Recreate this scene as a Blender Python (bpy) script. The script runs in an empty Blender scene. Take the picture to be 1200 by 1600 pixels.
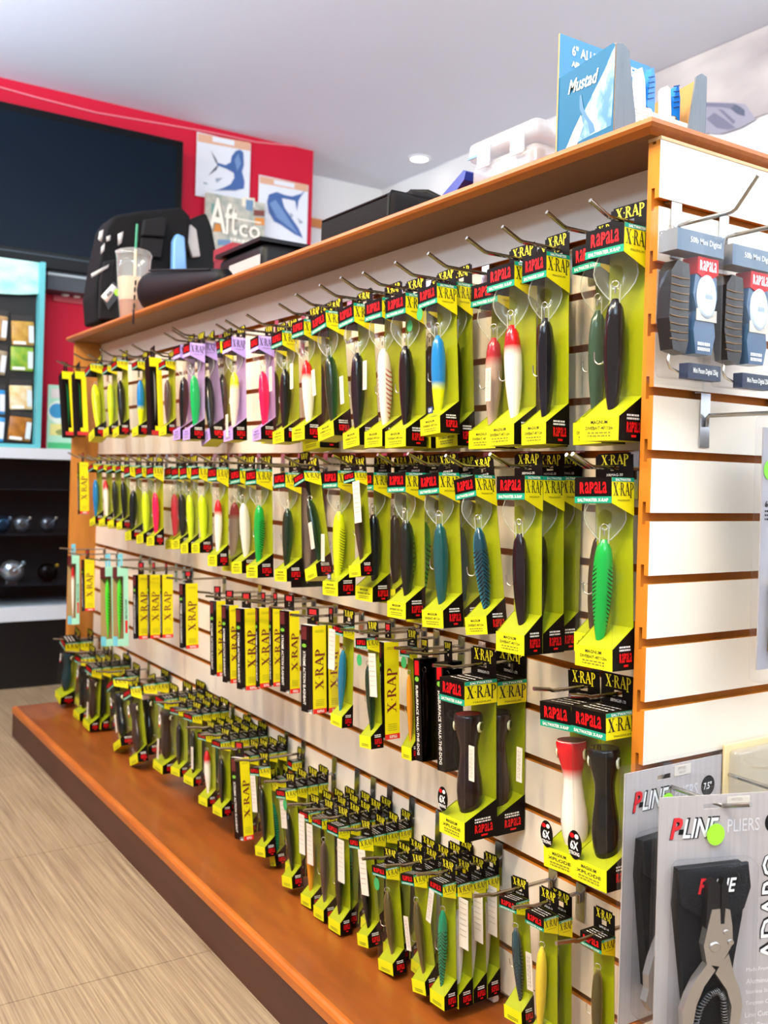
import bpy, bmesh, math, random
import numpy as np
from mathutils import Vector, Matrix

sc = bpy.context.scene
COL = sc.collection
random.seed(7)

# ------------------------------------------------------------------ camera
CAM = np.array([0.8029, -0.9085, 0.9044])
YAW, PIT, ROL, FPX, CY = 0.5782, 0.0006, 0.0287, 1514.49, 740.89
fw = np.array([-math.cos(YAW)*math.cos(PIT), math.sin(YAW)*math.cos(PIT), math.sin(PIT)])
rt0 = np.array([math.sin(YAW), math.cos(YAW), 0.0])
up0 = np.cross(rt0, fw)
rt = math.cos(ROL)*rt0 + math.sin(ROL)*up0
up = -math.sin(ROL)*rt0 + math.cos(ROL)*up0
cd = bpy.data.cameras.new('camera')
cam = bpy.data.objects.new('camera', cd)
COL.objects.link(cam)
cam.matrix_world = Matrix(((rt[0], up[0], -fw[0], CAM[0]), (rt[1], up[1], -fw[1], CAM[1]),
                           (rt[2], up[2], -fw[2], CAM[2]), (0, 0, 0, 1)))
cd.sensor_fit = 'AUTO'
cd.sensor_width = 36.0
cd.lens = FPX*36.0/1600.0
cd.shift_y = (CY-800.0)/1600.0
cd.clip_start = 0.02
cd.dof.use_dof = True
cd.dof.focus_distance = 1.35
cd.dof.aperture_fstop = 6.5
sc.camera = cam

def at(x, y, X=None, Y=None, Z=None):
    """real point where the sight line of a photograph pixel meets a plane of the room"""
    d = fw + rt*(x-600.0)/FPX - up*(y-CY)/FPX
    if X is not None: t = (X-CAM[0])/d[0]
    elif Y is not None: t = (Y-CAM[1])/d[1]
    else: t = (Z-CAM[2])/d[2]
    return CAM + t*d
def proj(P):
    P = np.asarray(P, float)-CAM
    d = P@fw
    return 600+FPX*(P@rt)/d, CY-FPX*(P@up)/d

# ------------------------------------------------------------------ world, light, exposure
def s2l(c): return c/12.92 if c <= 0.04045 else ((c+0.055)/1.055)**2.4
def H(h):
    h = h.lstrip('#')
    return tuple(s2l(int(h[i:i+2], 16)/255.0) for i in (0, 2, 4))
w = bpy.data.worlds.new('world'); sc.world = w
w.use_nodes = True
w.node_tree.nodes['Background'].inputs[0].default_value = (0.86, 0.91, 1.0, 1)
w.node_tree.nodes['Background'].inputs[1].default_value = 0.4
def area(name, loc, target, size, power, color, sy=None):
    l = bpy.data.lights.new(name, 'AREA'); l.energy = power; l.color = color
    l.shape = 'RECTANGLE'; l.size = size; l.size_y = sy or size
    o = bpy.data.objects.new(name, l); COL.objects.link(o); o.location = loc
    o.rotation_euler = (Vector(target)-Vector(loc)).to_track_quat('-Z', 'Y').to_euler()
    return o
area('shopfront_daylight', (3.4, 0.4, 1.5), (0, 0.3, 1.1), 2.6, 8, (1.0, 0.97, 0.95), 2.0)
area('side_window_daylight', (1.6, 2.05, 1.9), (-1.0, 0.6, 1.6), 1.4, 8, (0.95, 0.97, 1.0), 1.0)
for lx, lp in ((-2.5, 9), (-1.7, 14), (-0.9, 18), (-0.15, 20)): area('aisle_lamp', (lx, -1.45, 2.50), (lx, -0.1, 0.6), 0.22, lp, (1.0, 0.80, 0.54))
area('aisle_lamp_near', (0.3, -1.0, 2.50), (-0.2, 0.1, 0.5), 0.25, 42, (1.0, 0.80, 0.54), 0.4)
# three upward fill lights added outside the view, only to brighten the ceiling
area('added_ceiling_fill', (1.5, -1.7, 2.0), (1.2, -1.5, 3.0), 1.4, 125, (0.64, 0.83, 1.0))
area('added_ceiling_fill_far', (-2.3, -1.9, 1.9), (-2.2, -1.5, 3.0), 1.4, 92, (0.60, 0.81, 1.0))
area('added_ceiling_fill_right', (1.9, 1.0, 2.0), (1.6, 1.0, 3.0), 1.2, 78, (0.74, 0.88, 1.0))
sc.view_settings.view_transform = 'Standard'
sc.view_settings.look = 'None'
sc.view_settings.gamma = 1.0
sc.view_settings.use_curve_mapping = False
sc.view_settings.exposure = 0.45
sc.cycles.transparent_max_bounces = 48
sc.cycles.max_bounces = 10
sc.cycles.caustics_reflective = False
sc.cycles.caustics_refractive = False

# ------------------------------------------------------------------ materials
_M = {}
def mat(name, col, rough=0.5, metal=0.0, spec=0.5, noise=0.0, nscale=(20, 20, 20), col2=None, coat=0.0, bump=0.0, emit=0.0, alpha=None):
    if name in _M: return _M[name]
    m = bpy.data.materials.new(name); m.use_nodes = True
    nt = m.node_tree; b = nt.nodes['Principled BSDF']
    c = H(col) if isinstance(col, str) else col
    b.inputs['Base Color'].default_value = (*c, 1)
    b.inputs['Roughness'].default_value = rough
    b.inputs['Metallic'].default_value = metal
    b.inputs['Specular IOR Level'].default_value = spec
    b.inputs['Coat Weight'].default_value = coat
    if emit:
        b.inputs['Emission Color'].default_value = (*c, 1); b.inputs['Emission Strength'].default_value = emit
    if noise or bump:
        tc = nt.nodes.new('ShaderNodeTexCoord'); mp = nt.nodes.new('ShaderNodeMapping')
        mp.inputs['Scale'].default_value = nscale
        nz = nt.nodes.new('ShaderNodeTexNoise'); nz.inputs['Scale'].default_value = 1.0; nz.inputs['Detail'].default_value = 5
        nt.links.new(tc.outputs['Object'], mp.inputs[0]); nt.links.new(mp.outputs[0], nz.inputs['Vector'])
        if noise:
            mx = nt.nodes.new('ShaderNodeMix'); mx.data_type = 'RGBA'
            c2 = H(col2) if isinstance(col2, str) else (col2 or tuple(v*0.5 for v in c))
            mx.inputs[6].default_value = (*c, 1); mx.inputs[7].default_value = (*c2, 1)
            mr = nt.nodes.new('ShaderNodeMapRange'); mr.inputs[1].default_value = 0.5-0.5/max(noise, .01)*0.5; mr.inputs[2].default_value = 0.5+0.5/max(noise, .01)*0.5
            mr.inputs[1].default_value = 0.35; mr.inputs[2].default_value = 0.7; mr.inputs[4].default_value = noise
            nt.links.new(nz.outputs[0], mr.inputs[0]); nt.links.new(mr.outputs[0], mx.inputs[0])
            nt.links.new(mx.outputs[2], b.inputs['Base Color'])
        if bump:
            bp = nt.nodes.new('ShaderNodeBump'); bp.inputs['Strength'].default_value = bump; bp.inputs['Distance'].default_value = 0.002
            nt.links.new(nz.outputs[0], bp.inputs['Height']); nt.links.new(bp.outputs[0], b.inputs['Normal'])
    _M[name] = m
    return m
def clear(name, tint=(0.97, 0.97, 0.96), base=0.03, edge=0.5, rough=0.06, haze=0.0, hazecol=(0.8, 0.8, 0.8)):
    """thin clear plastic film: see-through with a gloss that grows at grazing angles"""
    if name in _M: return _M[name]
    m = bpy.data.materials.new(name); m.use_nodes = True
    nt = m.node_tree; nt.nodes.remove(nt.nodes['Principled BSDF'])
    out = nt.nodes['Material Output']
    tr = nt.nodes.new('ShaderNodeBsdfTransparent'); tr.inputs[0].default_value = (*tint, 1)
    gl = nt.nodes.new('ShaderNodeBsdfGlossy'); gl.inputs['Roughness'].default_value = rough
    lw = nt.nodes.new('ShaderNodeLayerWeight'); lw.inputs[0].default_value = 0.5
    pw = nt.nodes.new('ShaderNodeMath'); pw.operation = 'POWER'; pw.inputs[1].default_value = 3.5
    ml = nt.nodes.new('ShaderNodeMath'); ml.operation = 'MULTIPLY_ADD'; ml.inputs[1].default_value = edge; ml.inputs[2].default_value = base
    mx = nt.nodes.new('ShaderNodeMixShader')
    nt.links.new(lw.outputs['Facing'], pw.inputs[0]); nt.links.new(pw.outputs[0], ml.inputs[0])
    nt.links.new(ml.outputs[0], mx.inputs[0]); nt.links.new(tr.outputs[0], mx.inputs[1]); nt.links.new(gl.outputs[0], mx.inputs[2])
    last = mx
    if haze:
        df = nt.nodes.new('ShaderNodeBsdfDiffuse'); df.inputs[0].default_value = (*hazecol, 1)
        m2 = nt.nodes.new('ShaderNodeMixShader'); m2.inputs[0].default_value = haze
        nt.links.new(mx.outputs[0], m2.inputs[1]); nt.links.new(df.outputs[0], m2.inputs[2]); last = m2
    nt.links.new(last.outputs[0], out.inputs[0])
    _M[name] = m
    return m

laminate = mat('slat_laminate', '#f0e0c9', 0.38, noise=0.15, nscale=(3, 3, 3), col2='#e6d1b5')
mdf = mat('slat_core', '#c9781c', 0.65, noise=0.5, nscale=(40, 40, 8), col2='#a05a12', spec=.25)
beech = mat('shelf_beech', '#b4621d', 0.4, noise=0.6, nscale=(6, 60, 60), col2='#984b14')
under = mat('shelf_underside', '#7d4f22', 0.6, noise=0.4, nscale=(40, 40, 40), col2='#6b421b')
beech_end = mat('side_beech', '#c47f2e', 0.5, noise=0.6, nscale=(50, 50, 5), col2='#ad681f')
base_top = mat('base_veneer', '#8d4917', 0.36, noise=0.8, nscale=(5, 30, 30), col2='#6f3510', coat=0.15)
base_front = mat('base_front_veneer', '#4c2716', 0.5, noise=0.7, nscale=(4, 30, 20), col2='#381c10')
base_nose = mat('base_nosing', '#b4621f', 0.35, noise=0.7, nscale=(6, 40, 40), col2='#96480f')
chrome = mat('hook_chrome', '#aaa49c', 0.22, 1.0)
zinc = mat('bracket_zinc', '#c9ccd2', 0.25, 1.0)
filmm = clear('clear_box_film', base=0.008, edge=0.32, rough=0.05, haze=0.006, hazecol=(.75, .74, .66))
lipm = clear('clear_lip', tint=(0.96, 0.97, 0.92), base=0.07, edge=0.6, rough=0.08, haze=0.07, hazecol=(.9, .92, .8))
liprim = clear('clear_lip_rim', tint=(0.9, 0.92, 0.8), base=0.22, edge=0.7, rough=0.1, haze=0.25, hazecol=(.95, .95, .8))
blister = clear('clear_blister', tint=(0.98, 0.98, 0.985), base=0.006, edge=0.4, rough=0.04, haze=0.005, hazecol=(.85, .88, .95))
lime = mat('lime_card', '#989f05', 0.5, spec=.25)
limey = mat('lime_yellow_print', '#d2cf14', 0.45, spec=.25)
yel = mat('yellow_print', '#e0d010', 0.45, spec=.25)
lilac = mat('lilac_card', '#a98bb8', 0.45)
lilacp = mat('lilac_print', '#b79ae0', 0.4)
black = mat('black_print', '#0e0906', 0.45, spec=.1)
blacktext = mat('black_ink', '#15130a', 0.5)
maroon = mat('maroon_ink', '#6e1d12', 0.5)
redp = mat('red_print', '#d60d14', 0.45, spec=.2)
redstrip = mat('red_strip', '#d8231c', 0.4)
teal = mat('teal_print', '#158f70', 0.45, spec=.2)
mint = mat('mint_card', '#9fdcc0', 0.45)
minty = mat('mint_cyan_print', '#6cc3cf', 0.45)
white = mat('white_print', '#f2eee6', 0.5)
whitei = mat('white_ink', '#efe9dd', 0.5)
yeltext = mat('yellow_ink', '#ecdd1c', 0.5)
sticker = mat('price_sticker_paper', '#d8ccba', 0.65, spec=.2)
stext = mat('sticker_ink', '#a89a8b', 0.6)
greendot = mat('green_dot', '#2f9a55', 0.5)
limedot = mat('lime_dot', '#9ff030', 0.5)
steel = mat('hook_steel', '#e0d8c8', 0.2, 1.0)
boxwhite = mat('box_top_white', '#dcd5cb', 0.5)
eyew = mat('lure_eye_pale', '#e9e2b8', 0.15, coat=0.5)
eyeb = mat('lure_eye_black', '#0b0908', 0.1, coat=0.5)

# ------------------------------------------------------------------ mesh builder
class MB:
    def __init__(s): s.v = []; s.f = []; s.m = []; s.mats = []; s.sm = []
    def mi(s, m):
        if m not in s.mats: s.mats.append(m)
        return s.mats.index(m)
    def add(s, vs, fs, m, smooth=False):
        o = len(s.v); s.v += [tuple(map(float, p)) for p in vs]; k = s.mi(m)
        for f in fs: s.f.append([i+o for i in f]); s.m.append(k); s.sm.append(smooth)
        return s
    def quad(s, a, b, c, d, m): return s.add([a, b, c, d], [[0, 1, 2, 3]], m)
    def poly(s, pts, m): return s.add(pts, [list(range(len(pts)))], m)
    def box(s, x0, x1, y0, y1, z0, z1, m, faces=None):
        vs = [(x0, y0, z0), (x1, y0, z0), (x1, y1, z0), (x0, y1, z0), (x0, y0, z1), (x1, y0, z1), (x1, y1, z1), (x0, y1, z1)]
        F = {'-z': [0, 3, 2, 1], '+z': [4, 5, 6, 7], '-y': [0, 1, 5, 4], '+x': [1, 2, 6, 5], '+y': [2, 3, 7, 6], '-x': [3, 0, 4, 7]}
        if isinstance(m, dict):
            for k, f in F.items(): s.add([vs[i] for i in f], [[0, 1, 2, 3]], m.get(k, m['*']))
        else: s.add(vs, [F[k] for k in (faces or F)], m)
        return s
    def prism(s, poly, axis, a, b, m, smooth=False, cap=None):
        """poly of (u,v) extruded along axis from a to b; axis x:(u,v)=(y,z) y:(x,z) z:(x,y)"""
        def p(u, v, t): return {'x': (t, u, v), 'y': (u, t, v), 'z': (u, v, t)}[axis]
        n = len(poly)
        vs = [p(u, v, a) for u, v in poly]+[p(u, v, b) for u, v in poly]
        s.add(vs, [[i, (i+1) % n, n+(i+1) % n, n+i] for i in range(n)], m, smooth)
        s.add(vs, [list(range(n))[::-1], list(range(n, 2*n))], cap or m)
        return s
    def tube(s, path, r, m, n=8, cap=True):
        path = [Vector(p) for p in path]; rings = []
        T = [(path[min(i+1, len(path)-1)]-path[max(i-1, 0)]).normalized() for i in range(len(path))]
        u = T[0].orthogonal().normalized()
        for i, p in enumerate(path):
            u = (u-T[i]*u.dot(T[i])).normalized(); v = T[i].cross(u)
            rr = r[i] if isinstance(r, (list, tuple)) else r
            rings.append([p+u*rr*math.cos(2*math.pi*k/n)+v*rr*math.sin(2*math.pi*k/n) for k in range(n)])
        vs = [q for R in rings for q in R]
        fs = [[i*n+k, i*n+(k+1) % n, (i+1)*n+(k+1) % n, (i+1)*n+k] for i in range(len(path)-1) for k in range(n)]
        s.add(vs, fs, m, True)
        if cap: s.add(rings[0], [list(range(n))[::-1]], m); s.add(rings[-1], [list(range(n))], m)
        return s
    def lathe(s, prof, m, n=16, c=(0, 0, 0), sx=1, sy=1, curve=0, axis='z', caps=True):
        """prof (r,z)"""
        vs = []
        L = len(prof)
        for i, (r, z) in enumerate(prof):
            for k in range(n):
                a = 2*math.pi*k/n
                vs.append((c[0]+r*sx*math.cos(a), c[1]+r*sy*math.sin(a)+curve*math.sin(math.pi*i/(L-1)), c[2]+z))
        fs = [[i*n+k, i*n+(k+1) % n, (i+1)*n+(k+1) % n, (i+1)*n+k] for i in range(L-1) for k in range(n)]
        s.add(vs, fs, m, True)
        if caps: s.add(vs[:n], [list(range(n))[::-1]], m); s.add(vs[-n:], [list(range(n))], m)
        return s
    def disc(s, c, u, v, m, n=16, off=0.0):
        c = Vector(c); u = Vector(u); v = Vector(v); nn = u.cross(v).normalized()*off
        return s.add([c+nn+u*math.cos(2*math.pi*k/n)+v*math.sin(2*math.pi*k/n) for k in range(n)], [list(range(n))], m)
    def flat(s, geo, o, u, v, W, Hh, m, off=0.0004, slant=0.0):
        """2-D geometry laid on a face: o = lower left, u right, v up (unit), fitted to W x Hh"""
        V2, F2, bw, bh = geo
        o = Vector(o); u = Vector(u).normalized(); v = Vector(v).normalized(); n = u.cross(v).normalized()*off
        sx = W/bw if W else Hh/bh
        sy = Hh/bh if Hh else sx
        return s.add([o+u*(x*sx+slant*y*sy)+v*(y*sy)+n for x, y in V2], F2, m)
    def rect(s, o, u, v, a0, a1, b0, b1, m, off=0.0003):
        o = Vector(o); u = Vector(u).normalized(); v = Vector(v).normalized(); n = u.cross(v).normalized()*off
        return s.quad(o+u*a0+v*b0+n, o+u*a1+v*b0+n, o+u*a1+v*b1+n, o+u*a0+v*b1+n, m)
    def mesh(s, name):
        me = bpy.data.meshes.new(name)
        me.from_pydata(s.v, [], s.f)
        for m in s.mats: me.materials.append(m)
        me.polygons.foreach_set('material_index', s.m)
        me.polygons.foreach_set('use_smooth', s.sm)
        me.update()
        return me
    def build(s, name, parent=None, loc=None): return link(name, s.mesh(name), parent, loc)

def link(name, data, parent=None, loc=None):
    o = bpy.data.objects.new(name, data); COL.objects.link(o)
    if parent: o.parent = parent
    if loc is not None: o.location = tuple(map(float, loc))
    return o
def thing(name, label, cat, loc=(0, 0, 0), rz=0.0, group=None):
    o = link(name, None, None, loc); o.empty_display_size = 0.05
    o.rotation_euler = (0, 0, rz)
    return tag(o, label, cat, group)
def tag(o, label, cat, group=None, kind=None):
    o['label'] = label; o['category'] = cat
    if group: o['group'] = group
    if kind: o['kind'] = kind
    return o
def struct(o): o['kind'] = 'structure'; return o

_T = {}
def text(sx, bold=0.0):
    k = (sx, bold)
    if k in _T: return _T[k]
    cu = bpy.data.curves.new('lettering', 'FONT'); cu.body = sx; cu.resolution_u = 2; cu.offset = bold
    o = bpy.data.objects.new('lettering', cu); COL.objects.link(o)
    dg = bpy.context.evaluated_depsgraph_get(); dg.update()
    me = bpy.data.meshes.new_from_object(o.evaluated_get(dg))
    V = [(v.co.x, v.co.y) for v in me.vertices]; F = [list(p.vertices) for p in me.polygons]
    bpy.data.objects.remove(o); bpy.data.meshes.remove(me); bpy.data.curves.remove(cu)
    if not V: V = [(0, 0), (1, 0), (1, 1)]; F = [[0, 1, 2]]
    x0 = min(p[0] for p in V); y0 = min(p[1] for p in V)
    V = [(x-x0, y-y0) for x, y in V]
    _T[k] = (V, F, max(p[0] for p in V), max(p[1] for p in V))
    return _T[k]
def polys(pl):
    V = []; F = []
    for p in pl: F.append(list(range(len(V), len(V)+len(p)))); V += p
    x0 = min(p[0] for p in V); y0 = min(p[1] for p in V)
    V = [(x-x0, y-y0) for x, y in V]
    return (V, F, max(p[0] for p in V), max(p[1] for p in V))
def arc(cx, cy, rx, ry, a0, a1, n): return [(cx+rx*math.cos(math.radians(a0+(a1-a0)*i/n)), cy+ry*math.sin(math.radians(a0+(a1-a0)*i/n))) for i in range(n+1)]
def band(o, i): return [[o[k], o[k+1], i[k+1], i[k]] for k in range(len(o)-1)]
def R4(x0, x1, y0, y1): return [(x0, y0), (x1, y0), (x1, y1), (x0, y1)]
def xrap_letters():
    P = []
    # X
    P += [[(0.02, .98), (.19, .98), (.60, .02), (.43, .02)], [(.47, .98), (.53, .98), (.13, .02), (.07, .02)],
          R4(-.03, .25, .95, 1), R4(.38, .62, .95, 1), R4(-.03, .22, 0, .05), R4(.36, .68, 0, .05)]
    # dash
    P += [[(.72, .5), (.79, .57), (.86, .5), (.79, .43)]]
    # R
    P += [R4(.97, 1.10, 0, 1), R4(.91, 1.17, 0, .05), R4(.91, 1.1, .95, 1)]
    P += band(arc(1.1, .74, .30, .26, -90, 90, 8), arc(1.1, .74, .16, .20, -90, 90, 8))
    P += [[(1.14, .5), (1.28, .5), (1.56, 0), (1.40, 0)], R4(1.36, 1.6, 0, .05)]
    # A
    P += [[(1.84, 1.0), (1.90, 1.0), (1.68, .03), (1.62, .03)], [(1.80, 1.0), (1.94, 1.0), (2.2, .03), (2.04, .03)],
          R4(1.73, 2.08, .33, .39), R4(1.56, 1.76, 0, .05), R4(1.97, 2.26, 0, .05)]
    # P with a long stem
    P += [R4(2.30, 2.43, -.14, 1), R4(2.24, 2.5, -.18, -.13), R4(2.24, 2.43, .95, 1)]
    P += band(arc(2.43, .72, .31, .28, -90, 90, 8), arc(2.43, .72, .17, .22, -90, 90, 8))
    return polys(P)
XRAP = xrap_letters()
def logo_word(spec, gap=.06):
    """heavy lettering in which every glyph is stretched to one height"""
    V = []; F = []; x = 0.0
    for ch, wd in spec:
        v, f, bw, bh = text(ch, .012 if ch == 'a' else .045); o = len(V)
        V += [(x+a/bw*wd, b/bh) for a, b in v]; F += [[i+o for i in q] for q in f]; x += wd+gap
    return (V, F, x-gap, 1.0)
RAP = logo_word((('R', .62), ('a', .52), ('P', .56), ('a', .52), ('L', .40), ('a', .52)))
SALT = text('SALTWATER X-RAP', 0.02)

# ------------------------------------------------------------------ lure kit
def lure_mat(name, back, side, belly, head=None, tail=None, stripe=None, hz=0.76, tz=0.45, srough=6.0, rough=0.15, metal=0.0, whole=False):
    m = bpy.data.materials.new('lure_'+name); m.use_nodes = True
    nt = m.node_tree; b = nt.nodes['Principled BSDF']; L = nt.links
    b.inputs['Roughness'].default_value = rough; b.inputs['Specular IOR Level'].default_value = 0.25; b.inputs['Coat Weight'].default_value = 0.3; b.inputs['Coat Roughness'].default_value = 0.03
    b.inputs['Metallic'].default_value = metal
    tc = nt.nodes.new('ShaderNodeTexCoord'); sp = nt.nodes.new('ShaderNodeSeparateXYZ'); L.new(tc.outputs['Generated'], sp.inputs[0])
    cr = nt.nodes.new('ShaderNodeValToRGB'); L.new(sp.outputs[1], cr.inputs[0])
    e = cr.color_ramp.elements; e[0].position = 0.18; e[0].color = (*H(back), 1); e[1].position = 0.92; e[1].color = (*H(belly), 1)
    n = e.new(0.5); n.color = (*H(side), 1)
    cur = cr.outputs[0]
    def mix(fac, colr, cur):
        mx = nt.nodes.new('ShaderNodeMix'); mx.data_type = 'RGBA'; L.new(fac, mx.inputs[0]); L.new(cur, mx.inputs[6]); mx.inputs[7].default_value = (*H(colr), 1)
        return mx.outputs[2]
    def rng(a, c, src):
        r = nt.nodes.new('ShaderNodeMapRange'); r.inputs[1].default_value = a; r.inputs[2].default_value = c; L.new(src, r.inputs[0]); return r.outputs[0]
    if tail: cur = mix(rng(tz+.05, tz-.05, sp.outputs[2]), tail, cur)
    if head: cur = mix(rng(hz-.04, hz+.06, sp.outputs[2]), head, cur)
    if stripe:
        def mth(op, a_, b_):
            q = nt.nodes.new('ShaderNodeMath'); q.operation = op
            for k_, v_ in enumerate((a_, b_)):
                if isinstance(v_, (int, float)): q.inputs[k_].default_value = v_
                elif v_ is not None: L.new(v_, q.inputs[k_])
            return q.outputs[0]
        side = mth('ABSOLUTE', mth('SUBTRACT', sp.outputs[0], .5), None)
        cmb = nt.nodes.new('ShaderNodeCombineXYZ')
        L.new(mth('MULTIPLY', sp.outputs[0], .25), cmb.inputs[0]); L.new(mth('MULTIPLY', sp.outputs[1], .25), cmb.inputs[1])
        L.new(mth('ADD', sp.outputs[2], mth('MULTIPLY', side, .16)), cmb.inputs[2])
        wv = nt.nodes.new('ShaderNodeTexWave'); wv.bands_direction = 'Z'; wv.inputs['Scale'].default_value = srough; wv.inputs['Distortion'].default_value = 3.0 if whole else 1.2
        wv.inputs['Detail Scale'].default_value = 2.0; wv.inputs['Detail'].default_value = 1.0
        L.new(cmb.outputs[0], wv.inputs[0])
        a = rng(.62, .74, wv.outputs[1])
        ms = rng(.72, .55, sp.outputs[1]) if whole else mth('MULTIPLY', rng(.22, .30, side), rng(.85, .7, sp.outputs[1]))
        mu = nt.nodes.new('ShaderNodeMath'); mu.operation = 'MULTIPLY'; L.new(a, mu.inputs[0]); L.new(ms, mu.inputs[1])
        lt = rng(.80, .74, sp.outputs[2])
        m3 = nt.nodes.new('ShaderNodeMath'); m3.operation = 'MULTIPLY'; L.new(mu.outputs[0], m3.inputs[0]); L.new(lt, m3.inputs[1])
        cur = mix(m3.outputs[0], stripe, cur)
    L.new(cur, b.inputs['Base Color'])
    return m
LURES = {
 'plum': ('#12080c', '#1e0f16', '#38222a'), 'black': ('#060505', '#0c0b09', '#2a2618'), 'navy': ('#060912', '#0b1122', '#303850'),
 'green_dark': ('#0d2712', '#1c4a1e', '#b9b58a'), 'green_grey': ('#2f4a36', '#4a6149', '#8a8f70'),
 'red_head': ('#efe2d0', '#f2e6d6', '#f5eee4', '#c8141c'), 'red_pale': ('#b79a8a', '#c8b0a0', '#d8c8b8', '#a8202a'),
 'white_bars': ('#e9d8cc', '#e8cdbd', '#f0e6da', None, None, '#b8584a'), 'pearl': ('#d8cfc0', '#ece4d6', '#f4efe6'),
 'blue_yellow': ('#1278b8', '#1a86c0', '#2a90b8', None, '#e4e410'), 'pink': ('#f4144e', '#ff2a62', '#ff5a80'),
 'yellow_head': ('#e6d8bc', '#eadfc8', '#f2ead8', '#e8ee20'), 'green_bright': ('#0aa050', '#12b45c', '#60c880'),
 'mackerel_green': ('#0f9a38', '#16a844', '#c8e090', None, None, '#0e2a18'), 'mackerel_blue': ('#0e3a48', '#189ab0', '#d8d8c8', None, None, '#0a1418'),
 'mackerel_teal': ('#0c7a54', '#15a070', '#2f6a4a', None, None, '#0c2e22'), 'teal': ('#0c4a4c', '#125a58', '#3a6a5c'),
 'chartreuse': ('#d8e010', '#e2e818', '#eef060', None, None, '#6a7020'), 'chart': ('#c4d818', '#d4e420', '#e8f060'),
 'orange': ('#d88a1c', '#e8a030', '#f0c060'), 'brown_silver': ('#4c3a30', '#8a7868', '#c0b4a4'), 'gold_olive': ('#4a3e18', '#a08848', '#d8c080'),
 'olive': ('#181a0a', '#34341a', '#8a8458'), 'black_green': ('#0a140c', '#12241a', '#5a9a2a', None, None, '#06100a'), 'yellow_soft': ('#e0c030', '#ecd858', '#f4ecb0'),
 'grey_blue': ('#1c3c44', '#8a7262', '#b09a86', None, None, '#10242a'), 'brown': ('#3c2a1a', '#5a4028', '#8a7450'), 'red_soft': ('#c82838', '#d8505a', '#e8b0a8'),
 'blue': ('#1470a8', '#1a80b4', '#60a8c0'), 'lime_fish': ('#48c828', '#60e030', '#e8e860', None, None, '#1a5a14'), 'blue_teal': ('#0c6a8c', '#128898', '#50b0a0'),
 'plum_popper': ('#1c070a', '#260c12', '#48161e'), 'brown_popper': ('#2c1a14', '#432a20', '#664436'), 'black_popper': ('#060505', '#0c0907', '#8a7c58'), 'red_popper': ('#efe2d4', '#f2e8dc', '#f6f0e8', '#d8101c'),
 'teal_popper': ('#10303a', '#1c4450', '#3a7a7a'),
}
_LM = {}
def lmat(n):
    if n not in _LM:
        t = LURES[n]
        kw = dict(zip(('head', 'tail', 'stripe'), t[3:]))
        if n in ('mackerel_green', 'chartreuse'): kw['srough'] = 8.5
        if n in ('mackerel_teal', 'grey_blue', 'mackerel_blue'): kw['whole'] = True; kw['srough'] = 7.5
        if n == 'red_popper': kw['hz'] = 0.72
        _LM[n] = lure_mat(n, t[0], t[1], t[2], **kw)
    return _LM[n]
def fish_prof(L, R, n=15):
    out = []
    for i in range(n):
        t = i/(n-1)
        r = R*(math.sin(math.pi*min(1, (0.06+0.94*t)**0.72))**0.75)
        r = max(r, R*0.10)
        if t < .06: r *= .55+.45*t/.06
        out.append((r, -t*L))
    return out
def popper_prof(L, R):
    return [(R*a, -b*L) for a, b in ((.80, 0), (.88, .015), (.86, .06), (.80, .12), (.66, .2), (.55, .28), (.54, .34), (.60, .44), (.72, .56), (.78, .66), (.72, .78), (.52, .9), (.28, .985), (.12, 1.0))]
_ARCH = {}
def hook_mesh(scale=1.0):
    k = ('hook', scale)
    if k not in _ARCH:
        mb = MB(); s = scale
        for a in (0.6, 2.7):
            ca, sa = math.cos(a), math.sin(a)
            pts = [(0, 0, 0), (0, 0, -.016*s)]
            for i in range(1, 8):
                th = math.pi*i/7*1.05
                rr = .0055*s*(1-math.cos(th)); pts.append((ca*rr, sa*rr, -.016*s-.0058*s*math.sin(th)))
            pts.append((ca*.0112*s, sa*.0112*s, -.0095*s))
            mb.tube(pts, .00085*s, steel, 5)
        _ARCH[k] = mb.mesh('treble_hook')
    return _ARCH[k]
def ring_mesh():
    if 'ring' not in _ARCH:
        mb = MB(); mb.tube([(.0042*math.cos(a), 0, .0042*math.sin(a)) for a in [2*math.pi*i/12 for i in range(13)]], .0007, steel, 5, False)
        mb.tube([(0, 0, -.004), (0, 0, -.012)], .0012, steel, 5)
        _ARCH['ring'] = mb.mesh('line_ring')
    return _ARCH['ring']
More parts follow.
